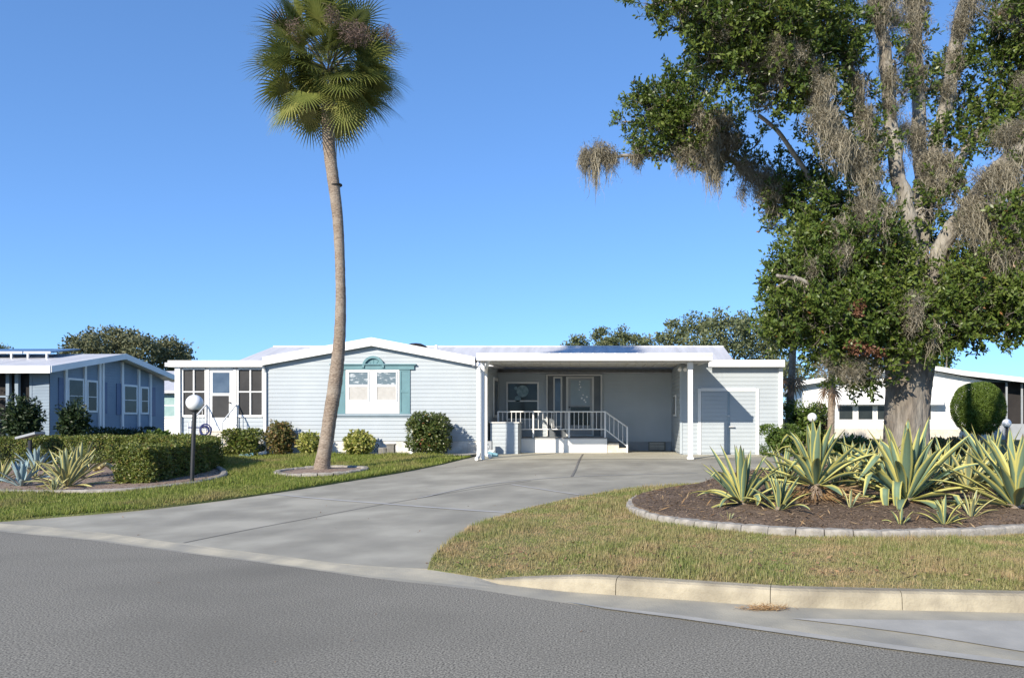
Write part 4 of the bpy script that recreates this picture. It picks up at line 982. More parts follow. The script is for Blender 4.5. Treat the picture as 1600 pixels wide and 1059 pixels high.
def agave(pos, n, L, W, mat, label, seed, spread=85, lean=0.0, kinkp=.15, droop=18, group='variegated agaves in the right bed', skirt=0, stem=0.0):
    r = random.Random(seed); pos = Vector(pos)
    root = empty('agave', pos, label, 'agave', group); m = MB()
    c = pos + Vector((0, 0, stem))
    n = int(n * 1.32)
    for i in range(n):
        t = i / max(1, n - 1); az = i * 2.39996 + r.uniform(-.3, .3)
        ang = math.radians(4 + (spread - 4) * t ** 1.05 + r.uniform(-10, 10)); ll = L * r.uniform(.82, 1.06) * (1 - .12 * t)
        if t < .12: ll *= .88
        kk = (r.uniform(.4, .7), math.radians(r.uniform(40, 125))) if (t > .2 and r.random() < kinkp) else None
        agave_leaf(m, c, az, ang, ll, W * r.uniform(.66, 1.05), math.radians(r.uniform(-18, 22) + droop * t * r.uniform(.2, 3.4)), kk, r.uniform(-.5, .5), start=.03 + .05 * t)
    m.build('rosette', mat, root, smooth=True)
    if stem or L > .6:
        q = MB(); q.tube([pos + Vector((0, 0, -.05)), c + Vector((0, 0, .05))], [.09 * L + .02, .10 * L], 8); q.build('stump', M_palmbark, root)
    if skirt:
        k = skirt; az = rng.uniform(0, 6.28, k); a = rng.uniform(1.3, 2.4, k); Ls = rng.uniform(.15, .5, k)
        A = np.stack([np.cos(az) * np.sin(a), np.sin(az) * np.sin(a), np.cos(a)], 1)
        b = np.array(c) + np.stack([np.cos(az), np.sin(az), 0 * az], 1) * rng.uniform(.05, .5, k)[:, None] + np.array([0, 0, 1]) * (rng.uniform(-stem, .02, k))[:, None]
        b[:, 2] = np.maximum(b[:, 2], pos.z + .02)
        tip = b + A * Ls[:, None]; tip[:, 2] = np.maximum(tip[:, 2], pos.z + .005); A = tip - b
        quadmesh('dead_leaf_skirt', leafquads(b, A, rsph(k), np.linalg.norm(A, axis=1), rng.uniform(.012, .035, k)), rng.random(k), M_straw, root)
    return root
def bz(u, v): return G(u, v, bedz)
agave(bz(1160, 786), 26, .98, .125, M_agave, 'low spreading variegated agave at the left end of the right bed', 3, 84, kinkp=.08)
agave(bz(1217, 796), 15, .62, .085, M_agave, 'small variegated agave between the left end agave and the straw-skirted one', 5, 72, kinkp=.06)
agave(bz(1274, 779), 30, 1.12, .155, M_agave, 'tall variegated agave standing on a skirt of dead straw leaves', 8, 82, skirt=420, stem=.2, kinkp=.24)
agave(bz(1415, 782), 34, 1.38, .185, M_agave, 'largest variegated agave, in the middle before the oak trunk', 12, 92, kinkp=.26, droop=20)
agave(bz(1588, 792), 30, 1.30, .17, M_agave, 'big variegated agave at the right edge of the photo, nearest the front', 17, 84, kinkp=.16)
agave(bz(1551, 759), 24, 1.25, .15, M_agave, 'tall variegated agave just behind the one at the right edge', 21, 74, kinkp=.2)
agave(bz(1345, 757), 22, .95, .12, M_agave, 'untidy drooping agave behind, between the straw-skirted and the largest one', 23, 92, kinkp=.3)
agave(bz(1376, 748), 18, .85, .11, M_agavep, 'bent agave in the second row directly left of the oak trunk', 24, 88, kinkp=.3)
agave(bz(1478, 757), 22, .95, .12, M_agave, 'drooping agave in the second row right of the oak trunk', 27, 92, kinkp=.3)
agave(bz(1512, 764), 20, .85, .12, M_agavep, 'pale agave with flat leaves left of the two tall right-hand agaves', 29, 95, kinkp=.25)
agave(bz(1440, 745), 16, .9, .12, M_agave, 'green agave partly hidden behind the largest one', 31, 75, kinkp=.25)
agave(bz(1635, 772), 22, 1.1, .15, M_agave, 'agave cut off by the right border of the photo', 33, 84)
agave(bz(1227, 757), 18, .85, .10, M_agave, 'agave at the back by the shed end of the right bed', 35, 88, kinkp=.22)
agave(bz(1304, 762), 18, .8, .10, M_agavep, 'flopping pale agave right behind the straw-skirted agave', 71, 98, kinkp=.4, droop=26)
agave(bz(1391, 762), 16, .8, .10, M_agave, 'agave with folded leaves close behind the left side of the largest one', 73, 95, kinkp=.45, droop=26)
agave(bz(1448, 766), 18, .85, .11, M_agavep, 'agave with flat arching leaves close behind the right side of the largest one', 75, 98, kinkp=.4, droop=26)
agave(bz(1530, 750), 18, .95, .11, M_agave, 'arching agave at the back between the two tall right-hand agaves and the oak', 77, 88, kinkp=.35, droop=24)
agave(bz(1330, 745), 18, .9, .11, M_agave, 'arching agave at the back left of the oak, before the low green shrub', 79, 85, kinkp=.35, droop=24)
pup = 'young agave pups in the right bed'
agave(bz(1328, 792), 5, .32, .05, M_agavep, 'tiny upright agave pup on the bare mulch left of the largest agave', 41, 55, kinkp=0, group=pup)
agave(bz(1407, 818), 8, .24, .05, M_agave, 'small agave pup below the largest agave, close to the edging', 43, 68, kinkp=0, group=pup)
agave(bz(1475, 818), 13, .40, .07, M_agave, 'stout agave pup with broad striped leaves near the edging', 45, 75, kinkp=0, group=pup)
agave(bz(1517, 806), 9, .42, .05, M_agavep, 'thin leaved agave pup between the stout pup and the right-hand agave', 47, 60, kinkp=0, group=pup)
agave(bz(1139, 811), 5, .13, .02, M_agavep, 'tiny dried agave pup at the front left of the right bed', 49, 55, kinkp=0, group=pup)
lg = 'agaves in the left bed'
def lbz(u, v): return G(u, v, lambda x, y: gl(x, y) + .03)
agave(lbz(104, 760), 30, .92, .105, M_agavep, 'yellow striped agave at the front of the left bed', 51, 82, group=lg, kinkp=.1)
agave(lbz(124, 747), 22, 1.0, .115, M_agavep, 'taller upright striped agave right behind the front left one', 53, 55, group=lg, kinkp=.08)
agave(lbz(33, 759), 18, .62, .11, M_agaveb, 'small plain blue agave at the front of the left bed', 55, 72, group=lg, kinkp=0)
agave(lbz(57, 735), 20, .72, .12, M_agaveb, 'plain blue agave beneath the slanted yard lamp', 57, 70, group=lg, kinkp=0)
agave(lbz(55, 745), 12, .5, .07, M_agavep, 'small striped agave between the two blue agaves', 59, 85, group=lg)
agave(lbz(84, 768), 14, .36, .06, M_agavep, 'small striped agave pup next to the left bed edging', 61, 85, group=lg, kinkp=0)
agave(lbz(0, 752), 16, .6, .09, M_agavep, 'pale agave cut off by the left border of the photo', 63, 85, group=lg)
q = [lbz(146, 741), lbz(156, 740), lbz(165, 742), lbz(176, 742), lbz(184, 744)]
m = MB(); zs = [.12, .14, .26, .16, .05]; pts_ = [Vector((a.x, a.y, a.z + b)) for a, b in zip(q, zs)]; m.tube(smooth_line(pts_, 4), .05, 8)
tag(m.build('fallen_stalk', pmat('yellow_stalk', (.55, .47, .22), (.45, .36, .16), 5, .7), loc=tuple(q[2]), smooth=True), 'pale yellow agave stalk lying on the mulch beside the clipped hedge', 'plant stalk')

# ------------------------------------------------------------------ lamps and small things
def globe_lamp(u, vb, vc, r, label, D=None, post_r=.042, group='globe lamps on posts'):
    b = G(u[0], vb) if D is None else Vector(gp(u[0], 0, D)); D = b.y
    zc_ = pz(vc, D); xt = px(u[1], D); root = empty('globe_lamp', b, label, 'lamp post', group)
    m = MB(); m.tube([b + Vector((0, 0, -.1)), (xt, D, zc_ - r * .9)], post_r, 12); m.lathe((xt, D, zc_ - r * 1.12), [(.07, 0), (.085, .03), (.07, r * .32)], 14); m.build('post', M_black, root)
    m = MB(); m.lathe((xt, D, zc_), [(r * math.sin(t), -r * math.cos(t)) for t in np.linspace(.25, math.pi - .02, 16)], 26); m.build('globe', M_globe, root, smooth=True)
globe_lamp((299.5, 304), 757, 629, .168, 'white globe lamp on a tall black post before the clipped hedge')
globe_lamp((1269, 1269), 0, 652, .15, 'white globe lamp in front of the tall dark shrub by the shed', D=24.6)
globe_lamp((1573, 1573), 0, 661, .15, 'white globe lamp before the dark carport of the white house', D=27)
lp0 = lbz(47, 728); root = empty('yard_lamp', lp0, 'slanted grey yard lamp on a dark stem above the blue agave', 'yard lamp')
m = MB(); m.tube([lp0 + Vector((0, 0, -.05)), (lp0.x, lp0.y, pz(687, lp0.y))], .05, 8); m.build('stem', M_black, root)
zl = pz(684, lp0.y); m = MB(); m.prism([(lp0.x - .26, zl - .03), (lp0.x + .28, zl + .11), (lp0.x + .27, zl + .17), (lp0.x - .27, zl + .03)], 'y', lp0.y - .2, lp0.y + .2); m.build('lamp_head', M_grey, root, fix=True)
def splash(u, D, label, mat, ang=0, L=.5):
    x, y, z = gp(u, 0, D); m = MB()
    m.prism([(-.13, 0), (.13, 0), (.13, .09), (.10, .09), (.08, .04), (-.08, .04), (-.10, .09), (-.13, .09)], 'y', -L / 2, L / 2)
    o = m.build('splash_block', mat, fix=True); o.location = (x, y, z + .015); o.rotation_euler = (math.radians(8), 0, ang); return tag(o, label, 'splash block')
splash(396, 23.5, 'long grey splash block under the left gable downspout', M_steel, -1.1, .75)
splash(386, 23.2, 'small teal splash tray at the end of the grey splash block', M_potb, -1.3, .4)
splash(766, 22.6, 'blue splash block below the carport downspout', M_potb, .9, .4)
x, y, z = gp(599.5, 0, 23.5); m = MB(); m.lathe((x, y, z), [(.12, 0), (.16, .06), (.165, .2), (.15, .23), (.12, .22), (.11, .15)], 14); tag(m.build('planter', M_pot, loc=(x, y, z), smooth=False), 'round dark grey planter beside the square one by the gable wall', 'planter')
x, y, z = gp(611, 0, 23.5); m = MB(); m.box(x - .11, x + .11, y - .1, y + .1, z, z + .30); m.box(x - .13, x + .13, y - .12, y + .12, z + .301, z + .34); tag(m.build('planter', M_pot, loc=(x, y, z)), 'square grey planter between the round one and the round shrub', 'planter')
x, y, z = gp(644, 0, 23.0); m = MB(); m.lathe((x, y, z), [(.09, 0), (.12, .04), (.10, .12), (.06, .16), (.07, .22), (.03, .26)], 10); tag(m.build('garden_figurine', M_white, loc=(x, y, z), smooth=True), 'small white garden figurine at the left foot of the round shrub', 'figurine')
x, y, z = -12.1, 22.9, .55; root = empty('yard_ornament', (px(316, 23.0), 23.0, .55), 'navy and white yard ornament beside the sunroom steps', 'ornament')
xx = px(316, 23.0); m = MB()
zc_ = pz(672, 23.0)
for k, rr0 in ((0, .17), (1, .12)): m.tube([(xx + .1 + rr0 * math.cos(a), 23.0 - .05 * k, zc_ + rr0 * 1.1 * math.sin(a)) for a in np.linspace(0, 2 * math.pi, 18)], .022, 6)
m.tube([(xx - .42, 23.0, zc_ + .08), (xx + .2, 23.0, zc_ + .08)], .02, 6); m.build('ring', M_navy, root)
m = MB(); m.tube([(xx - .42, 23.0, .5), (xx - .42, 23.0, zc_ + .22), (xx - .3, 23, zc_ + .3)], .015, 6); m.tube([(xx + .1, 23.02, .5), (xx + .1, 23.02, zc_ + .3)], .02, 6); m.build('stand', M_white, root)

# ------------------------------------------------------------------ the palm
def fan_frond(Vs, Rs, base, dirv, plen, flen, droop, r, dead=0.0, nseg=34, width=.055):
    d = Vector(dirv).normalized(); p = Vector(base)
    # petiole, bending down
    pts_ = [p.copy()]; dd_ = d.copy()
    for k in range(4):
        p = p + dd_ * plen / 4; pts_.append(p.copy()); dd_ = (dd_ + Vector((0, 0, -droop * .10))).normalized()
    sd = dd_.cross(Vector((0, 0, 1)))
    sd = sd.normalized() if sd.length > .05 else Vector((1, 0, 0)); sd = (sd + Vector((r.uniform(-.8, .8), r.uniform(-.8, .8), r.uniform(-.8, .8)))); sd = (sd - dd_ * sd.dot(dd_)).normalized()
    nm = sd.cross(dd_).normalized()
    for a, b in zip(pts_[:-1], pts_[1:]):
        Vs.append([a - sd * .018, a + sd * .018, b + sd * .014, b - sd * .014]); Rs.append(.45 + dead * .5)
    shade = r.uniform(0.0, .75)
    for k in range(nseg):
        f = (k / (nseg - 1)) * 2 - 1; ang = f * math.radians(105)
        ln = flen * (1 - .30 * abs(f) ** 2) * r.uniform(.9, 1.05)
        v = (dd_ * math.cos(ang) + sd * math.sin(ang) + nm * .12 * (1 - abs(f))).normalized()
        q = p + dd_ * .12 * (1 - abs(f)); wv = width; steps_ = 4
        sd2 = v.cross(nm).normalized(); prev = None; cur = v.copy()
        for s in range(steps_ + 1):
            ww = wv * [.5, 1.0, .8, .45, .03][s] / 2; L0 = q - sd2 * ww; R0 = q + sd2 * ww
            if prev: Vs.append([prev[0], prev[1], R0, L0]); Rs.append(min(1, max(0, shade * .5 + .15 * f * f + .14 * (s == steps_) + r.uniform(-.08, .12) + dead * .6)))
            prev = (L0, R0); q = q + cur * ln / steps_
            cur = (cur + Vector((0, 0, -1)) * (.10 + .22 * droop) * (s + .3) / steps_ * 1.3).normalized()
def palm():
    cl = [(503, 742, 27), (503.5, 728, 26), (506.5, 708, 23), (511, 684, 22), (516.5, 645, 22), (522.5, 608, 22.5), (527, 570, 21.5), (530.5, 531, 19), (532.3, 480, 17), (532, 440, 16), (531, 404, 16), (528, 345, 17), (522, 292, 18.5), (516.5, 250, 19.5), (513, 210, 20), (512, 150, 22)]
    D = pc.y; root = empty('palm_tree', (pc.x, pc.y, float(gl(pc.x, pc.y))), 'tall curving cabbage palm with a round crown before the gable', 'palm tree')
    pts_ = smooth_line([P(u, v, D) for u, v, _ in cl], 8); wd = np.interp(np.linspace(0, 1, len(pts_)), np.linspace(0, 1, len(cl)), [q[2] for q in cl]) / 2 * D / F * .94
    wd[:6] *= 1.06
    m = MB(); m.tube(pts_, list(wd), 18, rough=.035)
    # ring scar high on the trunk
    m.build('trunk', M_palmbark, root, smooth=True)
    m = MB(); a = P(525, 291, D); b = P(524.7, 289.4, D); m.tube([a, b], [9.6 * D / F, 9.6 * D / F], 16); m.build('trunk_scar', M_dark, root)
    r = random.Random(5); Vs, Rs = [], []; Vd, Rd = [], []
    c = P(513, 116, D)
    n = 165
    for i in range(n):
        t = (i + .5) / n; az = i * 2.39996 + r.uniform(-.25, .25)
        el = math.radians(74 - 116 * t ** .8 + r.uniform(-15, 15))
        dirv = (math.cos(az) * math.cos(el), math.sin(az) * math.cos(el), math.sin(el))
        b = c + Vector((math.cos(az) * .14, math.sin(az) * .14, .55 * (1 - t) - .1))
        dead = max(0, (t - .82) / .18) * r.uniform(.0, .9)
        inner = r.random() < .3
        fan_frond(Vs, Rs, b, dirv, r.uniform(.3, .7) if inner else r.uniform(.75, 1.15), r.uniform(.55, .75) if inner else r.uniform(.7, .9), r.uniform(.5, 1.0) + .4 * t, r, dead, 26, .036)
    quadmesh('frond', np.array([[tuple(q) for q in v] for v in Vs]), Rs, M_frond, root)
    # old seed stalks, fuzzy brown
    for (u, v, ru, rv, dy, nn) in ((440, 36, 17, 18, -.6, 600), (556, 52, 26, 17, -1.5, 1100), (606, 54, 12, 13, -.6, 350), (520, 26, 13, 13, -1.3, 350), (462, 46, 13, 16, -1.1, 400)):
        cc = np.array(P(u, v, D + dy)); k = nn
        p = cc + rsph(k) * (rng.random(k) ** .5)[:, None] * np.array([ru * D / F, .35, rv * D / F]); A = rsph(k) + np.array([0, 0, -.3]); L = rng.uniform(.06, .17, k)
        quadmesh('seed_stalk', leafquads(p, A, rsph(k), L, np.full(k, .012)), rng.random(k), M_seed, root)
        m = MB(); m.tube([c, (Vector(c) + Vector(cc)) / 2 + Vector((0, -.1, .2)), cc], [.025, .018, .01], 5); m.build('flower_stem', M_twig, root)
palm()

# ------------------------------------------------------------------ trees
def far_tree(name, blobs, D, label, mat, base_u, leaf=.22, dens=1.0, group=None, trunk_r=.25, base_z=.5):
    root = empty(name, (px(base_u, D), D, base_z), label, 'tree', group); P_, A_, N_, R_ = [], [], [], []
    m = MB(); m.tube([(px(base_u, D), D, base_z - .3), (px(base_u, D) + .2, D, pz(blobs[0][1], D) - .5)], [trunk_r, trunk_r * .6], 8)
    for (u, v, ru, rv) in blobs:
        c = np.array(P(u, v, D + rnd.uniform(-1.5, 1.5))); rx, rz2 = ru * D / F, rv * D / F
        m.tube([(px(base_u, D) + .1, D, max(base_z + .5, c[2] - rz2 - 2.5)), (c[0], c[1], c[2] - rz2 * .2)], [trunk_r * .5, .05], 6)
        nc = max(10, int(rx * rz2 * 27 * dens))
        cc = c + rsph(nc) * (rng.random(nc) ** .45)[:, None] * np.array([rx, min(rx, 3.0), rz2])
        for q in cc:
            k = 24; R0 = rng.uniform(.30, .65)
            pp = q + rsph(k) * (rng.random(k) ** .5)[:, None] * R0 * np.array([1.2, 1.2, .8])
            P_.append(pp); A_.append(rsph(k) + np.array([0, 0, .3])); N_.append(rsph(k) + np.array([0, 0, .6])); R_.append(np.clip(rng.random(k) * .6 + rng.random() * .4, 0, 1))
    P_ = np.concatenate(P_); A_ = np.concatenate(A_); N_ = np.concatenate(N_); k = len(P_); L = leaf * rng.uniform(.7, 1.3, k)
    m.build('trunk', M_oakbark, root)
    quadmesh('crown', leafquads(P_, A_, N_, L, L * .55), np.concatenate(R_), mat, root)
bg = 'trees beyond the houses'
far_tree('far_oak', [(150, 545, 42, 26), (125, 535, 24, 14), (190, 540, 36, 28), (222, 545, 28, 24), (160, 522, 30, 10), (200, 528, 25, 12), (110, 552, 22, 12), (185, 565, 50, 18)], 62, 'broad olive oak behind the left neighbour roof', M_farleaf2, 180, .24, 1.2, bg)
far_tree('far_oak', [(268, 548, 28, 22), (250, 556, 18, 20), (285, 556, 14, 14), (262, 575, 26, 14)], 66, 'rounded dark tree right of the broad olive oak on the left', M_farleaf2, 265, .24, 1.5, bg)
far_tree('far_oak', [(4, 546, 7, 4), (2, 560, 10, 10)], 75, 'tiny tree top above the solar panels at the left border', M_farleaf, 2, .24, 2, bg)
far_tree('far_oak', [(900, 534, 12, 10), (890, 545, 10, 10), (911, 545, 12, 14)], 72, 'leftmost small tree showing above the main roof', M_farleaf, 902, .24, 1.6, bg)
far_tree('far_oak', [(938, 525, 14, 14), (952, 540, 26, 14), (975, 526, 16, 16), (995, 538, 18, 16), (965, 550, 40, 14)], 70, 'middle green tree showing above the main roof', M_farleaf, 960, .24, 1.5, bg)
far_tree('far_oak', [(1060, 515, 22, 22), (1030, 535, 30, 18), (1090, 508, 26, 22), (1130, 508, 34, 24), (1170, 510, 34, 24), (1110, 540, 60, 22), (1170, 545, 45, 28), (1210, 530, 25, 30), (1215, 570, 30, 25)], 56, 'big olive green tree rising behind the shed roof', M_farleaf, 1130, .22, 1.35, bg)
far_tree('far_oak', [(1240, 590, 25, 30), (1280, 605, 30, 25), (1245, 625, 30, 20)], 50, 'green tree low behind the gap between shed and white house', M_farleaf, 1260, .2, 1.6, bg)
far_tree('conifer', [(1475, 565, 16, 14), (1480, 552, 8, 10), (1470, 585, 16, 16)], 52, 'small green conifer top above the white house roof', M_topiary, 1474, .2, 2.0, bg, .15)
far_tree('spreading_tree', [(-583, 530, 200, 100), (-440, 540, 130, 90), (-740, 530, 160, 100)], 26, 'low spreading tree past the left border shading the neighbour house', M_farleaf, -583, .2, 2.2, bg)
for uu, vv, dd2, lab in ((1700, 590, 60, 'rounded tree beyond the white house past the right border'),):
    far_tree('far_oak', [(uu, vv, 40, 30), (uu + 40, vv + 10, 40, 30)], dd2, lab, M_farleaf, uu, .24, 1.0, bg)

def small_palm(u, D, v_top, lean, label, seed, r0, v_dead, nd):
    b = Vector(gp(u, 0, D)); root = empty('thin_palm', b, label, 'palm tree', 'thin palms beside the white house'); r = random.Random(seed)
    top = P(u + lean, v_top, D); m = MB(); m.tube(smooth_line([b + Vector((0, 0, -.1)), b.lerp(top, .5) + Vector((.05, 0, 0)), top], 8), [r0 * (1.12 - .012 * k) for k in range(17)], 12, rough=.04); m.build('trunk', M_palmbark, root, smooth=True)
    Vs, Rs, Vd, Rd = [], [], [], []
    for i in range(26):
        az = i * 2.4 + r.uniform(-.3, .3); el = math.radians(75 - 95 * i / 26); fan_frond(Vs, Rs, top + Vector((0, 0, .2)), (math.cos(az) * math.cos(el), math.sin(az) * math.cos(el), math.sin(el)), .7, .75, .8, r, 0, 22, .06)
    quadmesh('frond', np.array([[tuple(q) for q in v] for v in Vs]), Rs, M_frond, root)
    tb = P(u + lean * .7, v_dead, D)
    for i in range(nd):
        az = math.pi + i * 2.1 + r.uniform(-.3, .3); el = math.radians(-50 - r.uniform(0, 22)); fan_frond(Vd, Rd, tb, (math.cos(az) * math.cos(el), math.sin(az) * math.cos(el), math.sin(el)), .8, .7, 3.0, r, 0, 12, .05)
    quadmesh('dead_frond', np.array([[tuple(q) for q in v] for v in Vd]), np.array(Rd), M_deadfrond, root)
small_palm(1228, 27.5, 512, 12, 'thin pale palm trunk with brown dead fronds at the right end of the shed', 3, .125, 560, 5)
small_palm(1297, 25.0, 528, 0, 'thin grey palm trunk between the rusty shrub and the oak', 6, .105, 570, 3)

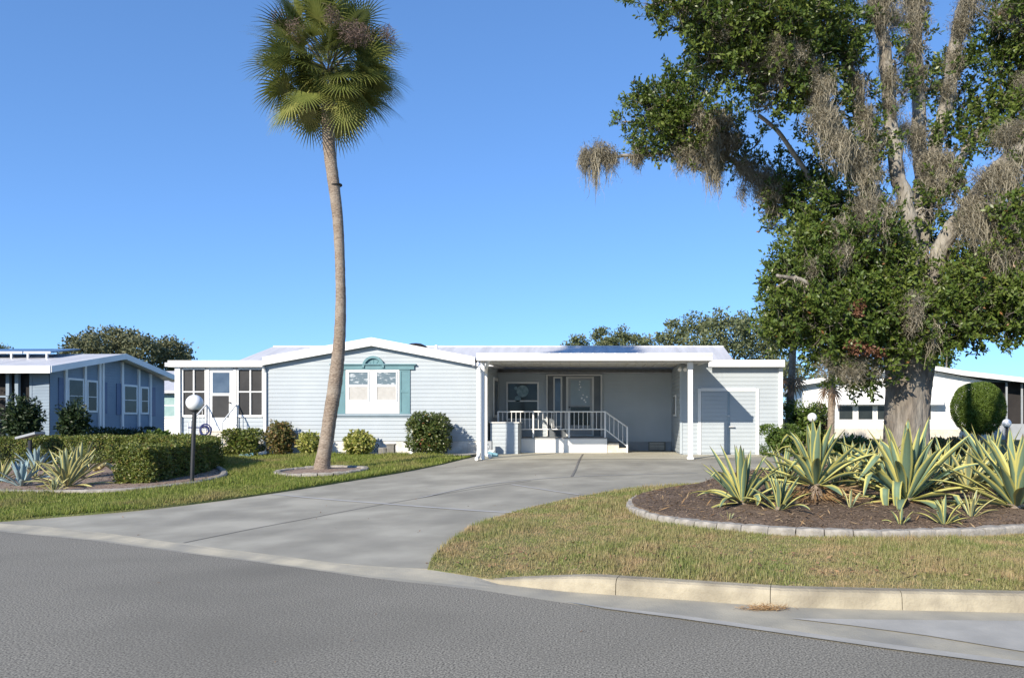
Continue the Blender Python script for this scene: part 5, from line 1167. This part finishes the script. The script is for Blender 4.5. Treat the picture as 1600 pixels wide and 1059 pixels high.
def big_oak():
    D0 = 16.6; b = Vector(gp(1416, 0, D0)); root = empty('live_oak', b, 'massive live oak hung with grey moss at the right of the photo', 'tree')
    r = random.Random(21)
    def pt(u, v, d): return P(u, v, D0 + d)
    m = MB()
    tp = [(1414, 760, 46), (1415, 720, 40), (1416, 690, 37.5), (1417, 650, 36), (1420, 610, 37), (1422, 580, 39), (1424, 550, 43), (1426, 520, 40), (1428, 490, 30)]
    pts_ = smooth_line([pt(u, v, 0) for u, v, _ in tp], 5); wd = np.interp(np.linspace(0, 1, len(pts_)), np.linspace(0, 1, len(tp)), [q[2] for q in tp]) * D0 / F * .92
    # fluted trunk
    nseg = 36; base = len(m.v); ph_ = [r.uniform(0, 6.28) for _ in range(4)]
    for k, p in enumerate(pts_):
        for j in range(nseg):
            a = 2 * math.pi * j / nseg; f = 1 + .05 * math.sin(3 * a + ph_[0]) + .04 * math.sin(5 * a + ph_[1] + k * .05) + .02 * math.sin(11 * a + ph_[2]) + r.uniform(-.012, .012)
            m.v.append((p[0] + math.cos(a) * wd[k] * f, p[1] + math.sin(a) * wd[k] * f, p[2]))
    for k in range(len(pts_) - 1):
        for j in range(nseg):
            a0 = base + k * nseg + j; a1 = base + k * nseg + (j + 1) % nseg; m.f.append((a0, a1, a1 + nseg, a0 + nseg))
    trunk = m.build('trunk', M_oakbark, root, smooth=True)
    limbs = [
        ([(1415, 540, 0), (1424, 440, -.2), (1419, 340, -.5), (1400, 250, -.7), (1387, 130, -.8), (1372, 0, -.9), (1360, -90, -1)], 17, 8),
        ([(1430, 520, .1), (1438, 400, .1), (1440, 310, 0), (1436, 200, .1), (1431, 100, .2), (1428, -20, .3), (1420, -110, .3)], 16, 9),
        ([(1432, 500, .3), (1444, 340, .3), (1456, 250, .2), (1480, 160, .2), (1495, 60, 0), (1515, -30, -.2), (1530, -120, -.2)], 16, 9),
        ([(1408, 520, -.2), (1396, 400, -.6), (1372, 320, -1.0), (1322, 240, -1.4), (1290, 160, -1.7), (1225, 85, -2.0), (1140, 25, -2.2), (1050, 5, -2.4)], 17, 4),
        ([(1372, 280, -.9), (1352, 190, -1.0), (1330, 110, -1.0), (1310, 60, -1.2), (1270, -20, -1.4)], 9, 4),
        ([(1402, 530, .2), (1370, 440, .5), (1300, 370, .9), (1225, 305, 1.1), (1160, 262, 1.2), (1080, 215, 1.2), (1030, 190, 1.1)], 13, 3),
        ([(1080, 225, 1.2), (1040, 236, 1.1), (990, 244, 1.0), (940, 243, .9), (905, 248, .9)], 5.5, 2.2),
        ([(1440, 500, 0), (1470, 390, -.5), (1510, 325, -.9), (1560, 262, -1.3), (1640, 190, -1.6), (1760, 120, -2)], 17, 8),
        ([(1440, 520, -.1), (1490, 455, -.6), (1550, 410, -1.0), (1640, 370, -1.3), (1740, 350, -1.5)], 12, 5),
        ([(1408, 545, -.3), (1360, 490, -.8), (1290, 450, -1.2), (1215, 430, -1.5)], 10, 2.5),
        ([(1415, 560, .3), (1370, 520, .9), (1310, 520, 1.4), (1250, 530, 1.8)], 8, 2),
        ([(1436, 560, -.2), (1490, 530, -.5), (1550, 500, -.8), (1620, 500, -1)], 9, 2.5),
        ([(1446, 330, 0), (1490, 265, .2), (1520, 215, .3), (1570, 150, .5), (1620, 60, .6)], 9, 4),
        ([(1290, 165, -1.7), (1240, 130, -1.9), (1180, 105, -2.0), (1130, 95, -2)], 5, 1.5),
    ]
    lines = []
    mb = MB()
    for pl, w0, w1 in limbs:
        L = smooth_line([pt(*q) for q in pl], 6); wd = np.linspace(w0, w1, len(L)) * D0 / F * .84
        L = [Vector(q) + Vector((r.uniform(-.03, .03), r.uniform(-.03, .03), r.uniform(-.03, .03))) for q in L]
        mb.tube(L, list(wd), 10, rough=.07); lines.append((L, wd))
    wood = mb
    mb = MB(); L = smooth_line([pt(*q) for q in [(1275, 320, .4), (1262, 275, .3), (1240, 240, .2), (1215, 205, .1), (1185, 180, 0)]], 5); mb.tube(L, list(np.linspace(.07, .04, len(L))), 8, rough=.08); mb.build('broken_branch', M_deadwood, root, smooth=True)
    # foliage: (u, v, ru, rv, depth, amount)
    blobs = [
        (1015, 8, 24, 10, -2.4, .5), (1070, 20, 40, 22, -2.3, 1), (1130, 28, 55, 32, -2.2, 1), (1185, 45, 60, 45, -2.0, 1), (1130, 80, 45, 28, -2.0, .8), (1160, 110, 36, 26, -1.9, .8), (1105, 100, 24, 18, -2, .5), (1230, 30, 55, 40, -2.0, 1), (1290, 35, 46, 42, -1.6, 1), (1250, 100, 48, 36, -1.8, .8), (1310, 100, 32, 36, -1.3, .7), (1215, 140, 40, 26, -1.7, .5), (1335, 40, 14, 40, -1.2, .5), (1110, 60, 30, 30, -1.4, .6), (1200, 90, 50, 30, -.9, .6), (1270, 165, 44, 30, -1.3, .6), (1235, 170, 20, 16, -1.5, .4),
        (1010, 165, 30, 24, 1.1, .8), (1045, 165, 40, 30, 1.1, 1), (1080, 150, 36, 30, 1.2, .8), (1030, 205, 42, 28, 1.0, 1), (1080, 205, 45, 40, 1.1, 1), (1120, 215, 32, 38, 1.2, .7), (1010, 240, 26, 16, 1.0, .6), (1145, 185, 14, 26, 1.2, .3), (1090, 250, 40, 18, 1.2, .5), (972, 190, 10, 8, 1.1, .15), (1060, 115, 20, 16, 1.2, .3), (1185, 225, 12, 26, 1.1, .15), (1150, 250, 30, 20, 1.2, .35),
        (1210, 265, 22, 26, .8, .25), (1235, 300, 36, 28, .8, .6), (1225, 330, 34, 30, 1.0, .7), (1275, 300, 36, 46, .5, .6), (1268, 250, 14, 30, .4, .25), (1295, 350, 48, 44, -.2, .8), (1260, 400, 50, 44, -.4, 1), (1235, 440, 34, 40, -.8, .8), (1300, 420, 58, 48, -.9, .75), (1245, 490, 44, 40, -.9, 1), (1300, 490, 58, 46, -1.1, .8), (1355, 425, 46, 44, -1.0, .7), (1360, 370, 46, 40, -1.2, .7), (1350, 490, 52, 42, -1.1, .75), (1280, 530, 45, 26, -.8, .8), (1330, 540, 50, 30, -.9, .9), (1340, 575, 45, 26, -.8, .65), (1225, 520, 26, 24, -.8, .5), (1400, 470, 46, 40, -1.1, .6), (1400, 415, 36, 34, -1.0, .5), (1315, 590, 26, 18, -.7, .35), (1360, 600, 28, 14, -.6, .35), (1205, 480, 16, 34, -.7, .25), (1300, 460, 66, 56, .8, .5), (1360, 450, 56, 56, 1.0, .45), (1280, 570, 22, 12, -.7, .2),
        (1410, 530, 46, 26, -1.1, .7), (1450, 505, 52, 36, -1.1, .75), (1460, 440, 40, 34, -.6, .35), (1500, 485, 54, 36, -1.1, .8), (1545, 495, 54, 32, -1.2, 1), (1540, 445, 46, 38, -1.3, .55), (1585, 470, 46, 44, -1.3, 1), (1590, 410, 40, 40, -1.4, .6), (1520, 405, 36, 26, -.6, .35), (1490, 530, 44, 18, -1.0, .6), (1560, 525, 30, 14, -1.1, .5), (1460, 545, 28, 16, -.9, .5), (1580, 350, 40, 36, -1.5, .7), (1620, 500, 36, 30, -1.4, .7), (1500, 445, 76, 46, 1.0, .45), (1580, 440, 66, 56, .6, .5), (1560, 370, 50, 36, .4, .6), (1440, 395, 36, 30, .9, .35),
        (1480, 115, 26, 34, .6, .7), (1500, 155, 26, 22, .6, .5), (1520, 215, 30, 28, .3, .45), (1550, 180, 40, 36, .3, .7), (1580, 120, 36, 46, .2, .8), (1555, 80, 32, 32, .4, .6), (1595, 200, 32, 44, -.6, .9), (1590, 50, 30, 40, .2, .7), (1545, 30, 28, 24, .5, .4), (1610, 280, 36, 50, -1.2, .9), (1570, 230, 30, 20, -.9, .4), (1640, 100, 40, 80, 0, .8), (1560, 310, 20, 18, -1.0, .25),
        (1400, 105, 14, 18, -0.65, 0.20), (1410, 150, 24, 18, -0.55, 0.25), (1380, 205, 18, 26, -0.75, 0.25), (1360, 180, 16, 28, -1.05, 0.25), (1345, 250, 38, 24, -0.95, 0.30), (1330, 300, 42, 32, -0.95, 0.40), (1455, 140, 18, 16, -0.05, 0.25), (1490, 200, 26, 26, 0.25, 0.30), (1470, 290, 28, 26, -0.25, 0.30), (1500, 300, 26, 22, -0.35, 0.25), (1470, 220, 18, 28, 0.05, 0.25), (1362, 335, 30, 26, -1.0, .5), (1345, 210, 22, 22, -1.15, 0.25), (1455, 330, 30, 22, -0.65, 0.25), (1440, 60, 14, 18, 0.05, 0.17), (1385, 60, 12, 18, -0.85, 0.17), (1505, 100, 16, 26, -0.05, 0.25), (1300, 215, 30, 22, -1.3, .45), (1340, 150, 16, 24, -1.0, .3), (1420, 10, 20, 20, .2, .1),
        (1640, 20, 60, 50, -.8, .8), (1180, -40, 90, 40, -1.5, .8), (1700, 450, 60, 70, -1.4, .8), (1690, 300, 60, 60, -1.4, .7)]
    Pp, Aa, Nn, Rr = [], [], [], []; tw = []
    s = D0 / F
    for (u, v, ru, rv, d, amt) in blobs:
        c = np.array(pt(u, v, d)); rx, rz2 = ru * s, rv * s
        nsp = int(ru * rv * (.088 if v > 300 else .074) * amt) + 6
        dirs = rsph(nsp); rad = rng.random(nsp) ** .42 * np.where(rng.random(nsp) < .12, 1.18, 1.0)
        cen = c + dirs * rad[:, None] * np.array([rx, max(.45, min(rx, 1.1)), rz2])
        sdir = nrmz(dirs * .8 + rsph(nsp) * .6 + np.array([0, 0, .4]))
        hue = rng.random() * .22
        for q, dv in zip(cen, sdir):
            h2_ = rng.random() * .22
            for _ in range(2):
                k = rng.integers(12, 20); tl = rng.uniform(.18, .42); dv2 = nrmz(dv + rng.normal(size=3) * .35)
                t = rng.random(k) ** .8; p = q + dv2 * (t * tl)[:, None] + rng.normal(size=(k, 3)) * .014
                A = nrmz(dv2 * .6 + rsph(k) * .8); Pp.append(p); Aa.append(A); Nn.append(rsph(k) + np.array([-.2, -.3, .7])); Rr.append(np.clip(rng.random(k) * .5 + hue + h2_, 0, 1) * .97)
                tw.append((q - dv2 * .14, q + dv2 * tl))
    Pp = np.concatenate(Pp); Aa = np.concatenate(Aa); Nn = np.concatenate(Nn); Rr = np.concatenate(Rr); k = len(Pp)
    L = rng.uniform(.065, .125, k)
    rare = rng.random(k) < .006; Rr[rare] = 1.0
    quadmesh('crown', leafquads(Pp, Aa, Nn, L, L * .46), Rr, M_oakleaf, root)
    print('oak leaves', k)
    # twigs as thin ribbons
    tw = np.array(tw); a, b2 = tw[:, 0], tw[:, 1]; sd = nrmz(np.cross(b2 - a, rsph(len(a)))) * .005
    quadmesh('twig', np.stack([a - sd, a + sd, b2 + sd * .4, b2 - sd * .4], 1), rng.random(len(a)), leafmat('oak_twig', [(0, (.10, .085, .07)), (1, (.17, .15, .125))], .9, 0), root)
    # branchlets that carry the leaf masses
    mb = wood; allp = [(q, wv) for L_, wd_ in lines for q, wv in zip(L_, wd_)]
    for (u, v, ru, rv, d, amt) in blobs:
        c = pt(u, v, d); near = min(allp, key=lambda q: (q[0] - c).length); a = near[0]
        if (a - c).length < 3.2:
            mid = a.lerp(c, .5) + Vector((r.uniform(-.1, .1), r.uniform(-.1, .1), r.uniform(-.02, .15)))
            mb.tube([a, mid, c], [min(.045, near[1] * .6), .028, .012], 6)
            for _ in range(3):
                e = c + Vector((r.uniform(-1, 1) * ru * s, r.uniform(-.4, .4), r.uniform(-.8, .8) * rv * s)); mb.tube([c.lerp(mid, .3), e], [.014, .005], 5)
    mb.build('limb', M_limb, root, smooth=True)
    # dead leaf clumps
    for (u, v, ru, rv, d) in ((1342, 482, 9, 14, -1.75), (1336, 540, 18, 8, -1.6), (1350, 548, 20, 9, -1.6), (1375, 552, 8, 7, -1.4)):
        k = 240; Pp = np.array(pt(u, v, d)) + rsph(k) * (rng.random(k) ** .5)[:, None] * np.array([ru * s, .15, rv * s]); L = rng.uniform(.05, .09, k)
        quadmesh('dead_leaf_clump', leafquads(Pp, rsph(k), rsph(k), L, L * .5), rng.random(k), M_redleaf, root)
    # Spanish moss: many thin hanging strands.  (u, v, half-width, length, depth, strands)
    moss = [(914, 245, 7, 62, .9, 200), (930, 243, 9, 86, .85, 320), (948, 243, 8, 46, .9, 200), (938, 236, 17, 34, .9, 200), (960, 246, 6, 52, .9, 140), (996, 244, 9, 42, 1.0, 150), (915, 247, 10, 20, .85, 100),
            (1065, 240, 18, 40, .9, 260), (1085, 245, 22, 50, .9, 320), (1110, 240, 18, 80, .9, 420), (1120, 270, 10, 60, .9, 200), (1090, 180, 10, 30, .6, 120), (1120, 190, 26, 60, .7, 500), (1140, 215, 22, 60, .8, 420), (1115, 225, 20, 50, .7, 300),
            (1165, 260, 22, 40, .9, 420), (1190, 275, 26, 45, .8, 520), (1215, 290, 22, 50, .7, 450), (1160, 300, 10, 28, 1.0, 90), (1200, 300, 30, 40, .8, 420), (1205, 330, 12, 40, 1.0, 160),
            (1195, 120, 18, 40, -1.5, 260), (1190, 150, 14, 25, -1.6, 160), (1215, 70, 22, 26, -2.3, 200), (1240, 85, 24, 24, -2.3, 220), (1205, 95, 18, 22, -2.2, 180), (1130, 50, 16, 16, -2.4, 120), (1265, 105, 16, 40, -2.0, 260), (1285, 130, 20, 50, -2.0, 320), (1285, 180, 26, 60, -1.9, 420), (1310, 215, 26, 70, -1.8, 460), (1335, 240, 26, 60, -1.5, 460), (1355, 270, 24, 60, -1.4, 400), (1340, 130, 13, 50, -1.3, 260), (1352, 180, 15, 50, -1.3, 320), (1330, 90, 12, 40, -1.3, 200), (1368, 220, 16, 50, -1.2, 260),
            (1370, 20, 22, 40, -1.1, 420), (1378, 0, 24, 60, -1.2, 420), (1400, 30, 18, 30, -.6, 220), (1430, 30, 22, 50, -.1, 420), (1430, 0, 24, 60, -.1, 420), (1425, 75, 18, 50, -.1, 320), (1432, 110, 16, 60, -.1, 300), (1390, 120, 12, 50, -1.0, 220), (1395, 170, 12, 30, -.9, 160), (1420, 130, 14, 30, -.3, 160), (1412, 200, 14, 40, -.5, 160),
            (1500, 40, 18, 40, -.2, 260), (1515, 0, 20, 60, -.4, 300), (1490, 90, 13, 60, .0, 240), (1478, 140, 12, 30, 0, 140), (1560, 20, 24, 36, -.2, 260), (1590, 10, 20, 50, -.4, 260),
            (1430, 210, 18, 50, -.3, 360), (1402, 262, 12, 40, -.5, 160), (1455, 250, 24, 70, -.4, 460), (1480, 250, 20, 60, -.4, 320), (1490, 280, 18, 50, -.3, 260), (1462, 285, 22, 60, -.6, 320),
            (1520, 320, 26, 60, -1.2, 520), (1550, 275, 30, 60, -1.5, 560), (1575, 265, 24, 70, -1.6, 420), (1540, 330, 30, 90, -1.4, 520), (1510, 350, 18, 50, -1.3, 260), (1575, 330, 24, 70, -1.6, 380), (1590, 380, 22, 80, -1.6, 320), (1560, 390, 20, 50, -1.6, 260), (1600, 200, 22, 60, -1.5, 320), (1570, 210, 20, 50, -1.5, 260), (1600, 130, 14, 50, -.6, 200),
            (1313, 355, 13, 50, -1.3, 260), (1318, 390, 10, 44, -1.5, 200), (1355, 320, 20, 60, -1.4, 360), (1375, 340, 22, 60, -1.5, 380), (1392, 325, 14, 44, -1.2, 200), (1428, 476, 14, 44, -1.75, 420), (1425, 500, 10, 26, -1.7, 160), (1455, 515, 8, 60, -1.6, 160), (1340, 570, 14, 30, -1.3, 200), (1320, 580, 14, 30, -1.2, 180), (1290, 575, 16, 22, -1.2, 120), (1365, 575, 12, 20, -1.1, 120), (1270, 420, 10, 30, -1.4, 120)]
    for gi in range(0, len(moss), 12):
        VV, RRr = [], []
        for (u, v, hw, ln, d, nst) in moss[gi:gi + 12]:
            nst = int(nst * 1.15)
            o0 = np.array(pt(u, v, d)); off = np.stack([rng.normal(0, hw * .5, nst) * s, rng.normal(0, .11, nst), rng.normal(0, .11, nst) + .03], 1)
            ph2 = rng.uniform(0, 6.28, 2); xx_ = off[:, 0] / (hw * s)
            prof = np.exp(-xx_ ** 2 * .7); lobes = .35 + .65 * np.abs(np.sin(xx_ * 2.9 + ph2[0]) * np.cos(xx_ * 1.3 + off[:, 1] * 6 + ph2[1]))
            ll = ln * s * 1.15 * prof * lobes * (.12 + .95 * rng.random(nst) ** 1.7); p = o0 + off
            drift = np.stack([-xx_ * hw * s * .35 + rng.normal(0, .05, nst), rng.normal(0, .05, nst)], 1); shade = rng.random() * .3
            wv = rng.uniform(.0035, .0085, nst); ang = rng.uniform(0, 3.14, nst); sd = np.stack([np.cos(ang), np.sin(ang), 0 * ang], 1)
            prev = None; ns_ = 6; wob = np.zeros((nst, 2))
            for k in range(ns_ + 1):
                f = k / ns_; w0 = wv * [.8, 1.1, 1.1, .9, .8, .5, .1][k]; wob = wob * .75 + rng.normal(0, .034, (nst, 2))
                q = p + np.stack([drift[:, 0] * f + wob[:, 0], drift[:, 1] * f + wob[:, 1], -ll * f], 1)
                a, b2 = q - sd * w0[:, None], q + sd * w0[:, None]
                if prev is not None: VV.append(np.stack([prev[0], prev[1], b2, a], 1)); RRr.append(np.clip(rng.random(nst) * .7 + shade, 0, 1))
                prev = (a, b2)
            # fine curls off the strands
            kf = nst * 5; tt = rng.random(kf) ** 1.2; idx = rng.integers(0, nst, kf); q = p[idx] + np.stack([drift[idx, 0] * tt + rng.normal(0, .045, kf), drift[idx, 1] * tt + rng.normal(0, .045, kf), -ll[idx] * tt], 1)
            VV.append(leafquads(q, rsph(kf) + np.array([0, 0, -.35]), rsph(kf), rng.uniform(.03, .095, kf), np.full(kf, .0055))); RRr.append(np.clip(rng.random(kf) * .8 + shade, 0, 1))
        quadmesh('moss', np.concatenate(VV), np.concatenate(RRr), M_moss, root)
    # moss sleeves along the limbs
    VV, RRr = [], []
    for (L_, wd_), cov in zip(lines, (.5, .75, .4, .8, .9, .8, .3, .7, .4, .3, .2, .2, .5, .6)):
        pa = np.array([tuple(q) for q in L_]); k = int(len(L_) * 75 * cov); idx = rng.random(k) * (len(L_) - 1.01)
        msk = np.sin(idx * 1.1 + rng.random() * 6) > (1 - 2 * cov); idx = idx[msk]; k = len(idx); i0 = idx.astype(int); fr = (idx - i0)[:, None]
        c = pa[i0] * (1 - fr) + pa[i0 + 1] * fr; ww = np.array(wd_)[i0]; a = rng.uniform(0, 6.28, k)
        q = c + np.stack([np.cos(a), np.sin(a), 0 * a], 1) * (ww * 1.02)[:, None]
        VV.append(leafquads(q, np.stack([rng.normal(0, .25, k), rng.normal(0, .25, k), -np.ones(k)], 1), rsph(k), rng.uniform(.10, .30, k), rng.uniform(.010, .022, k))); RRr.append(rng.random(k))
    quadmesh('moss', np.concatenate(VV), np.concatenate(RRr), M_moss, root)
big_oak()

# ------------------------------------------------------------------ grass blades, litter
def blades(name, poly, dens, h, wd, mat, zf, near_bias=None, excl=()):
    arr = np.array(poly); lo, hi = arr.min(0), arr.max(0); n = int((hi[0] - lo[0]) * (hi[1] - lo[1]) * dens)
    p = rng.uniform(lo, hi, (n, 2)); ok = inside(p, poly)
    for e in excl: ok &= ~inside(p, e)
    p = p[ok]
    # only what lies before the lens, with a margin for a step aside
    u = CU + p[:, 0] / p[:, 1] * F; p = p[(u > -260) & (u < 1860)]
    keep = rng.random(len(p)) < np.clip((9.5 / p[:, 1]) ** 1.3, .08, 1); p = p[keep]; k = len(p)
    sc_ = np.clip(p[:, 1] / 9.5, 1, 2.2)
    z = zf(p[:, 0], p[:, 1]); az = rng.uniform(0, 6.28, k); lean = rng.uniform(.1, 1.1, k); L = h * rng.uniform(.5, 1.35, k) * np.sqrt(sc_)
    L *= .65 + .7 * sst(-.6, .8, np.sin(p[:, 0] * 2.1 + np.sin(p[:, 1] * 1.7)) + .5 * np.sin(p[:, 1] * 3.3 + p[:, 0]))
    d = np.stack([np.cos(az) * np.sin(lean), np.sin(az) * np.sin(lean), np.cos(lean)], 1); sd = np.stack([-np.sin(az), np.cos(az), 0 * az], 1) * (wd * sc_ * rng.uniform(.7, 1.3, k))[:, None]
    b = np.stack([p[:, 0], p[:, 1], z - .004], 1)
    V = np.stack([b - sd, b + sd, b + d * L[:, None]], 1)
    print(name, k)
    o = quadmesh(name, V, rng.random(k), mat); o['kind'] = 'stuff'
blades('grass', lawn_right_poly, 4400, .05, .0048, M_grassR, gl, excl=(bed_poly,))
blades('grass', lawn_left_poly, 4400, .06, .0055, M_grassL, gl, excl=(left_bed_poly, [(pc.x + 1.05 * math.cos(a), pc.y + 1.0 * math.sin(a)) for a in np.linspace(0, 6.28, 24)]))
# mulch chips, fallen leaves
def scatter(name, poly, n, l0, l1, ratio, mat, zf, lift=.012, flat=1.6):
    arr = np.array(poly); p = rng.uniform(arr.min(0), arr.max(0), (n, 2)); p = p[inside(p, poly)]; k = len(p)
    A = rsph(k); A[:, 2] *= .25; N = rsph(k) + np.array([0, 0, flat]); L = rng.uniform(l0, l1, k)
    b = np.stack([p[:, 0], p[:, 1], zf(p[:, 0], p[:, 1]) + lift * rng.uniform(.4, 1.4, k)], 1)
    o = quadmesh(name, leafquads(b, A, N, L, L * ratio), rng.random(k), mat); o['kind'] = 'stuff'
M_chip = leafmat('bark_chip', [(0, (.045, .03, .02)), (.6, (.15, .105, .07)), (1, (.34, .25, .165))], .9, 0)
scatter('mulch_chips', bed_poly, 42000, .02, .06, .3, M_chip, bedz)
scatter('straw_litter', bed_poly, 4200, .06, .22, .10, M_straw, bedz)
scatter('mulch_chips', left_bed_poly, 9000, .03, .08, .35, M_chip, lambda x, y: gl(x, y) + .03)
ls = [(-.9, 7.85), (2, 6.75), (6, 6.3), (6, 6.5), (2, 7.0), (-.9, 8.2)]
scatter('fallen_leaves', pxy([(700, 895), (900, 893), (1600, 915), (1600, 880), (900, 850), (720, 850)]), 900, .03, .07, .45, M_litter, gl, .03)
scatter('fallen_leaves', drive_poly, 170, .02, .05, .5, M_litter, gd, .012, 3)
scatter('fallen_leaves', [(-7, 4), (4, 4), (4, 6.2), (-1, 7), (-7, 10)], 26, .015, .04, .5, M_litter, lambda x, y: 0 * x, .01, 3)
scatter('fallen_leaves', pxy([(0, 812), (250, 792), (600, 741), (590, 736), (250, 782), (0, 800)]), 380, .03, .07, .5, M_litter, gl, .04)
c = R(1197, 951, .01); k = 420; az = rng.uniform(0, 3.14, k)
b = np.stack([c[0] + rng.normal(0, .09, k), c[1] + rng.normal(0, .025, k), rng.uniform(.004, .03, k)], 1)
o = quadmesh('dry_needles', leafquads(b, np.stack([np.cos(az), np.sin(az) * .6, rng.normal(0, .25, k)], 1), rsph(k), rng.uniform(.03, .09, k), np.full(k, .005)), rng.random(k), M_straw, None, (c[0], c[1], 0))
tag(o, 'small clump of dry brown needles lying in the gutter against the kerb', 'leaf litter', kind='stuff')
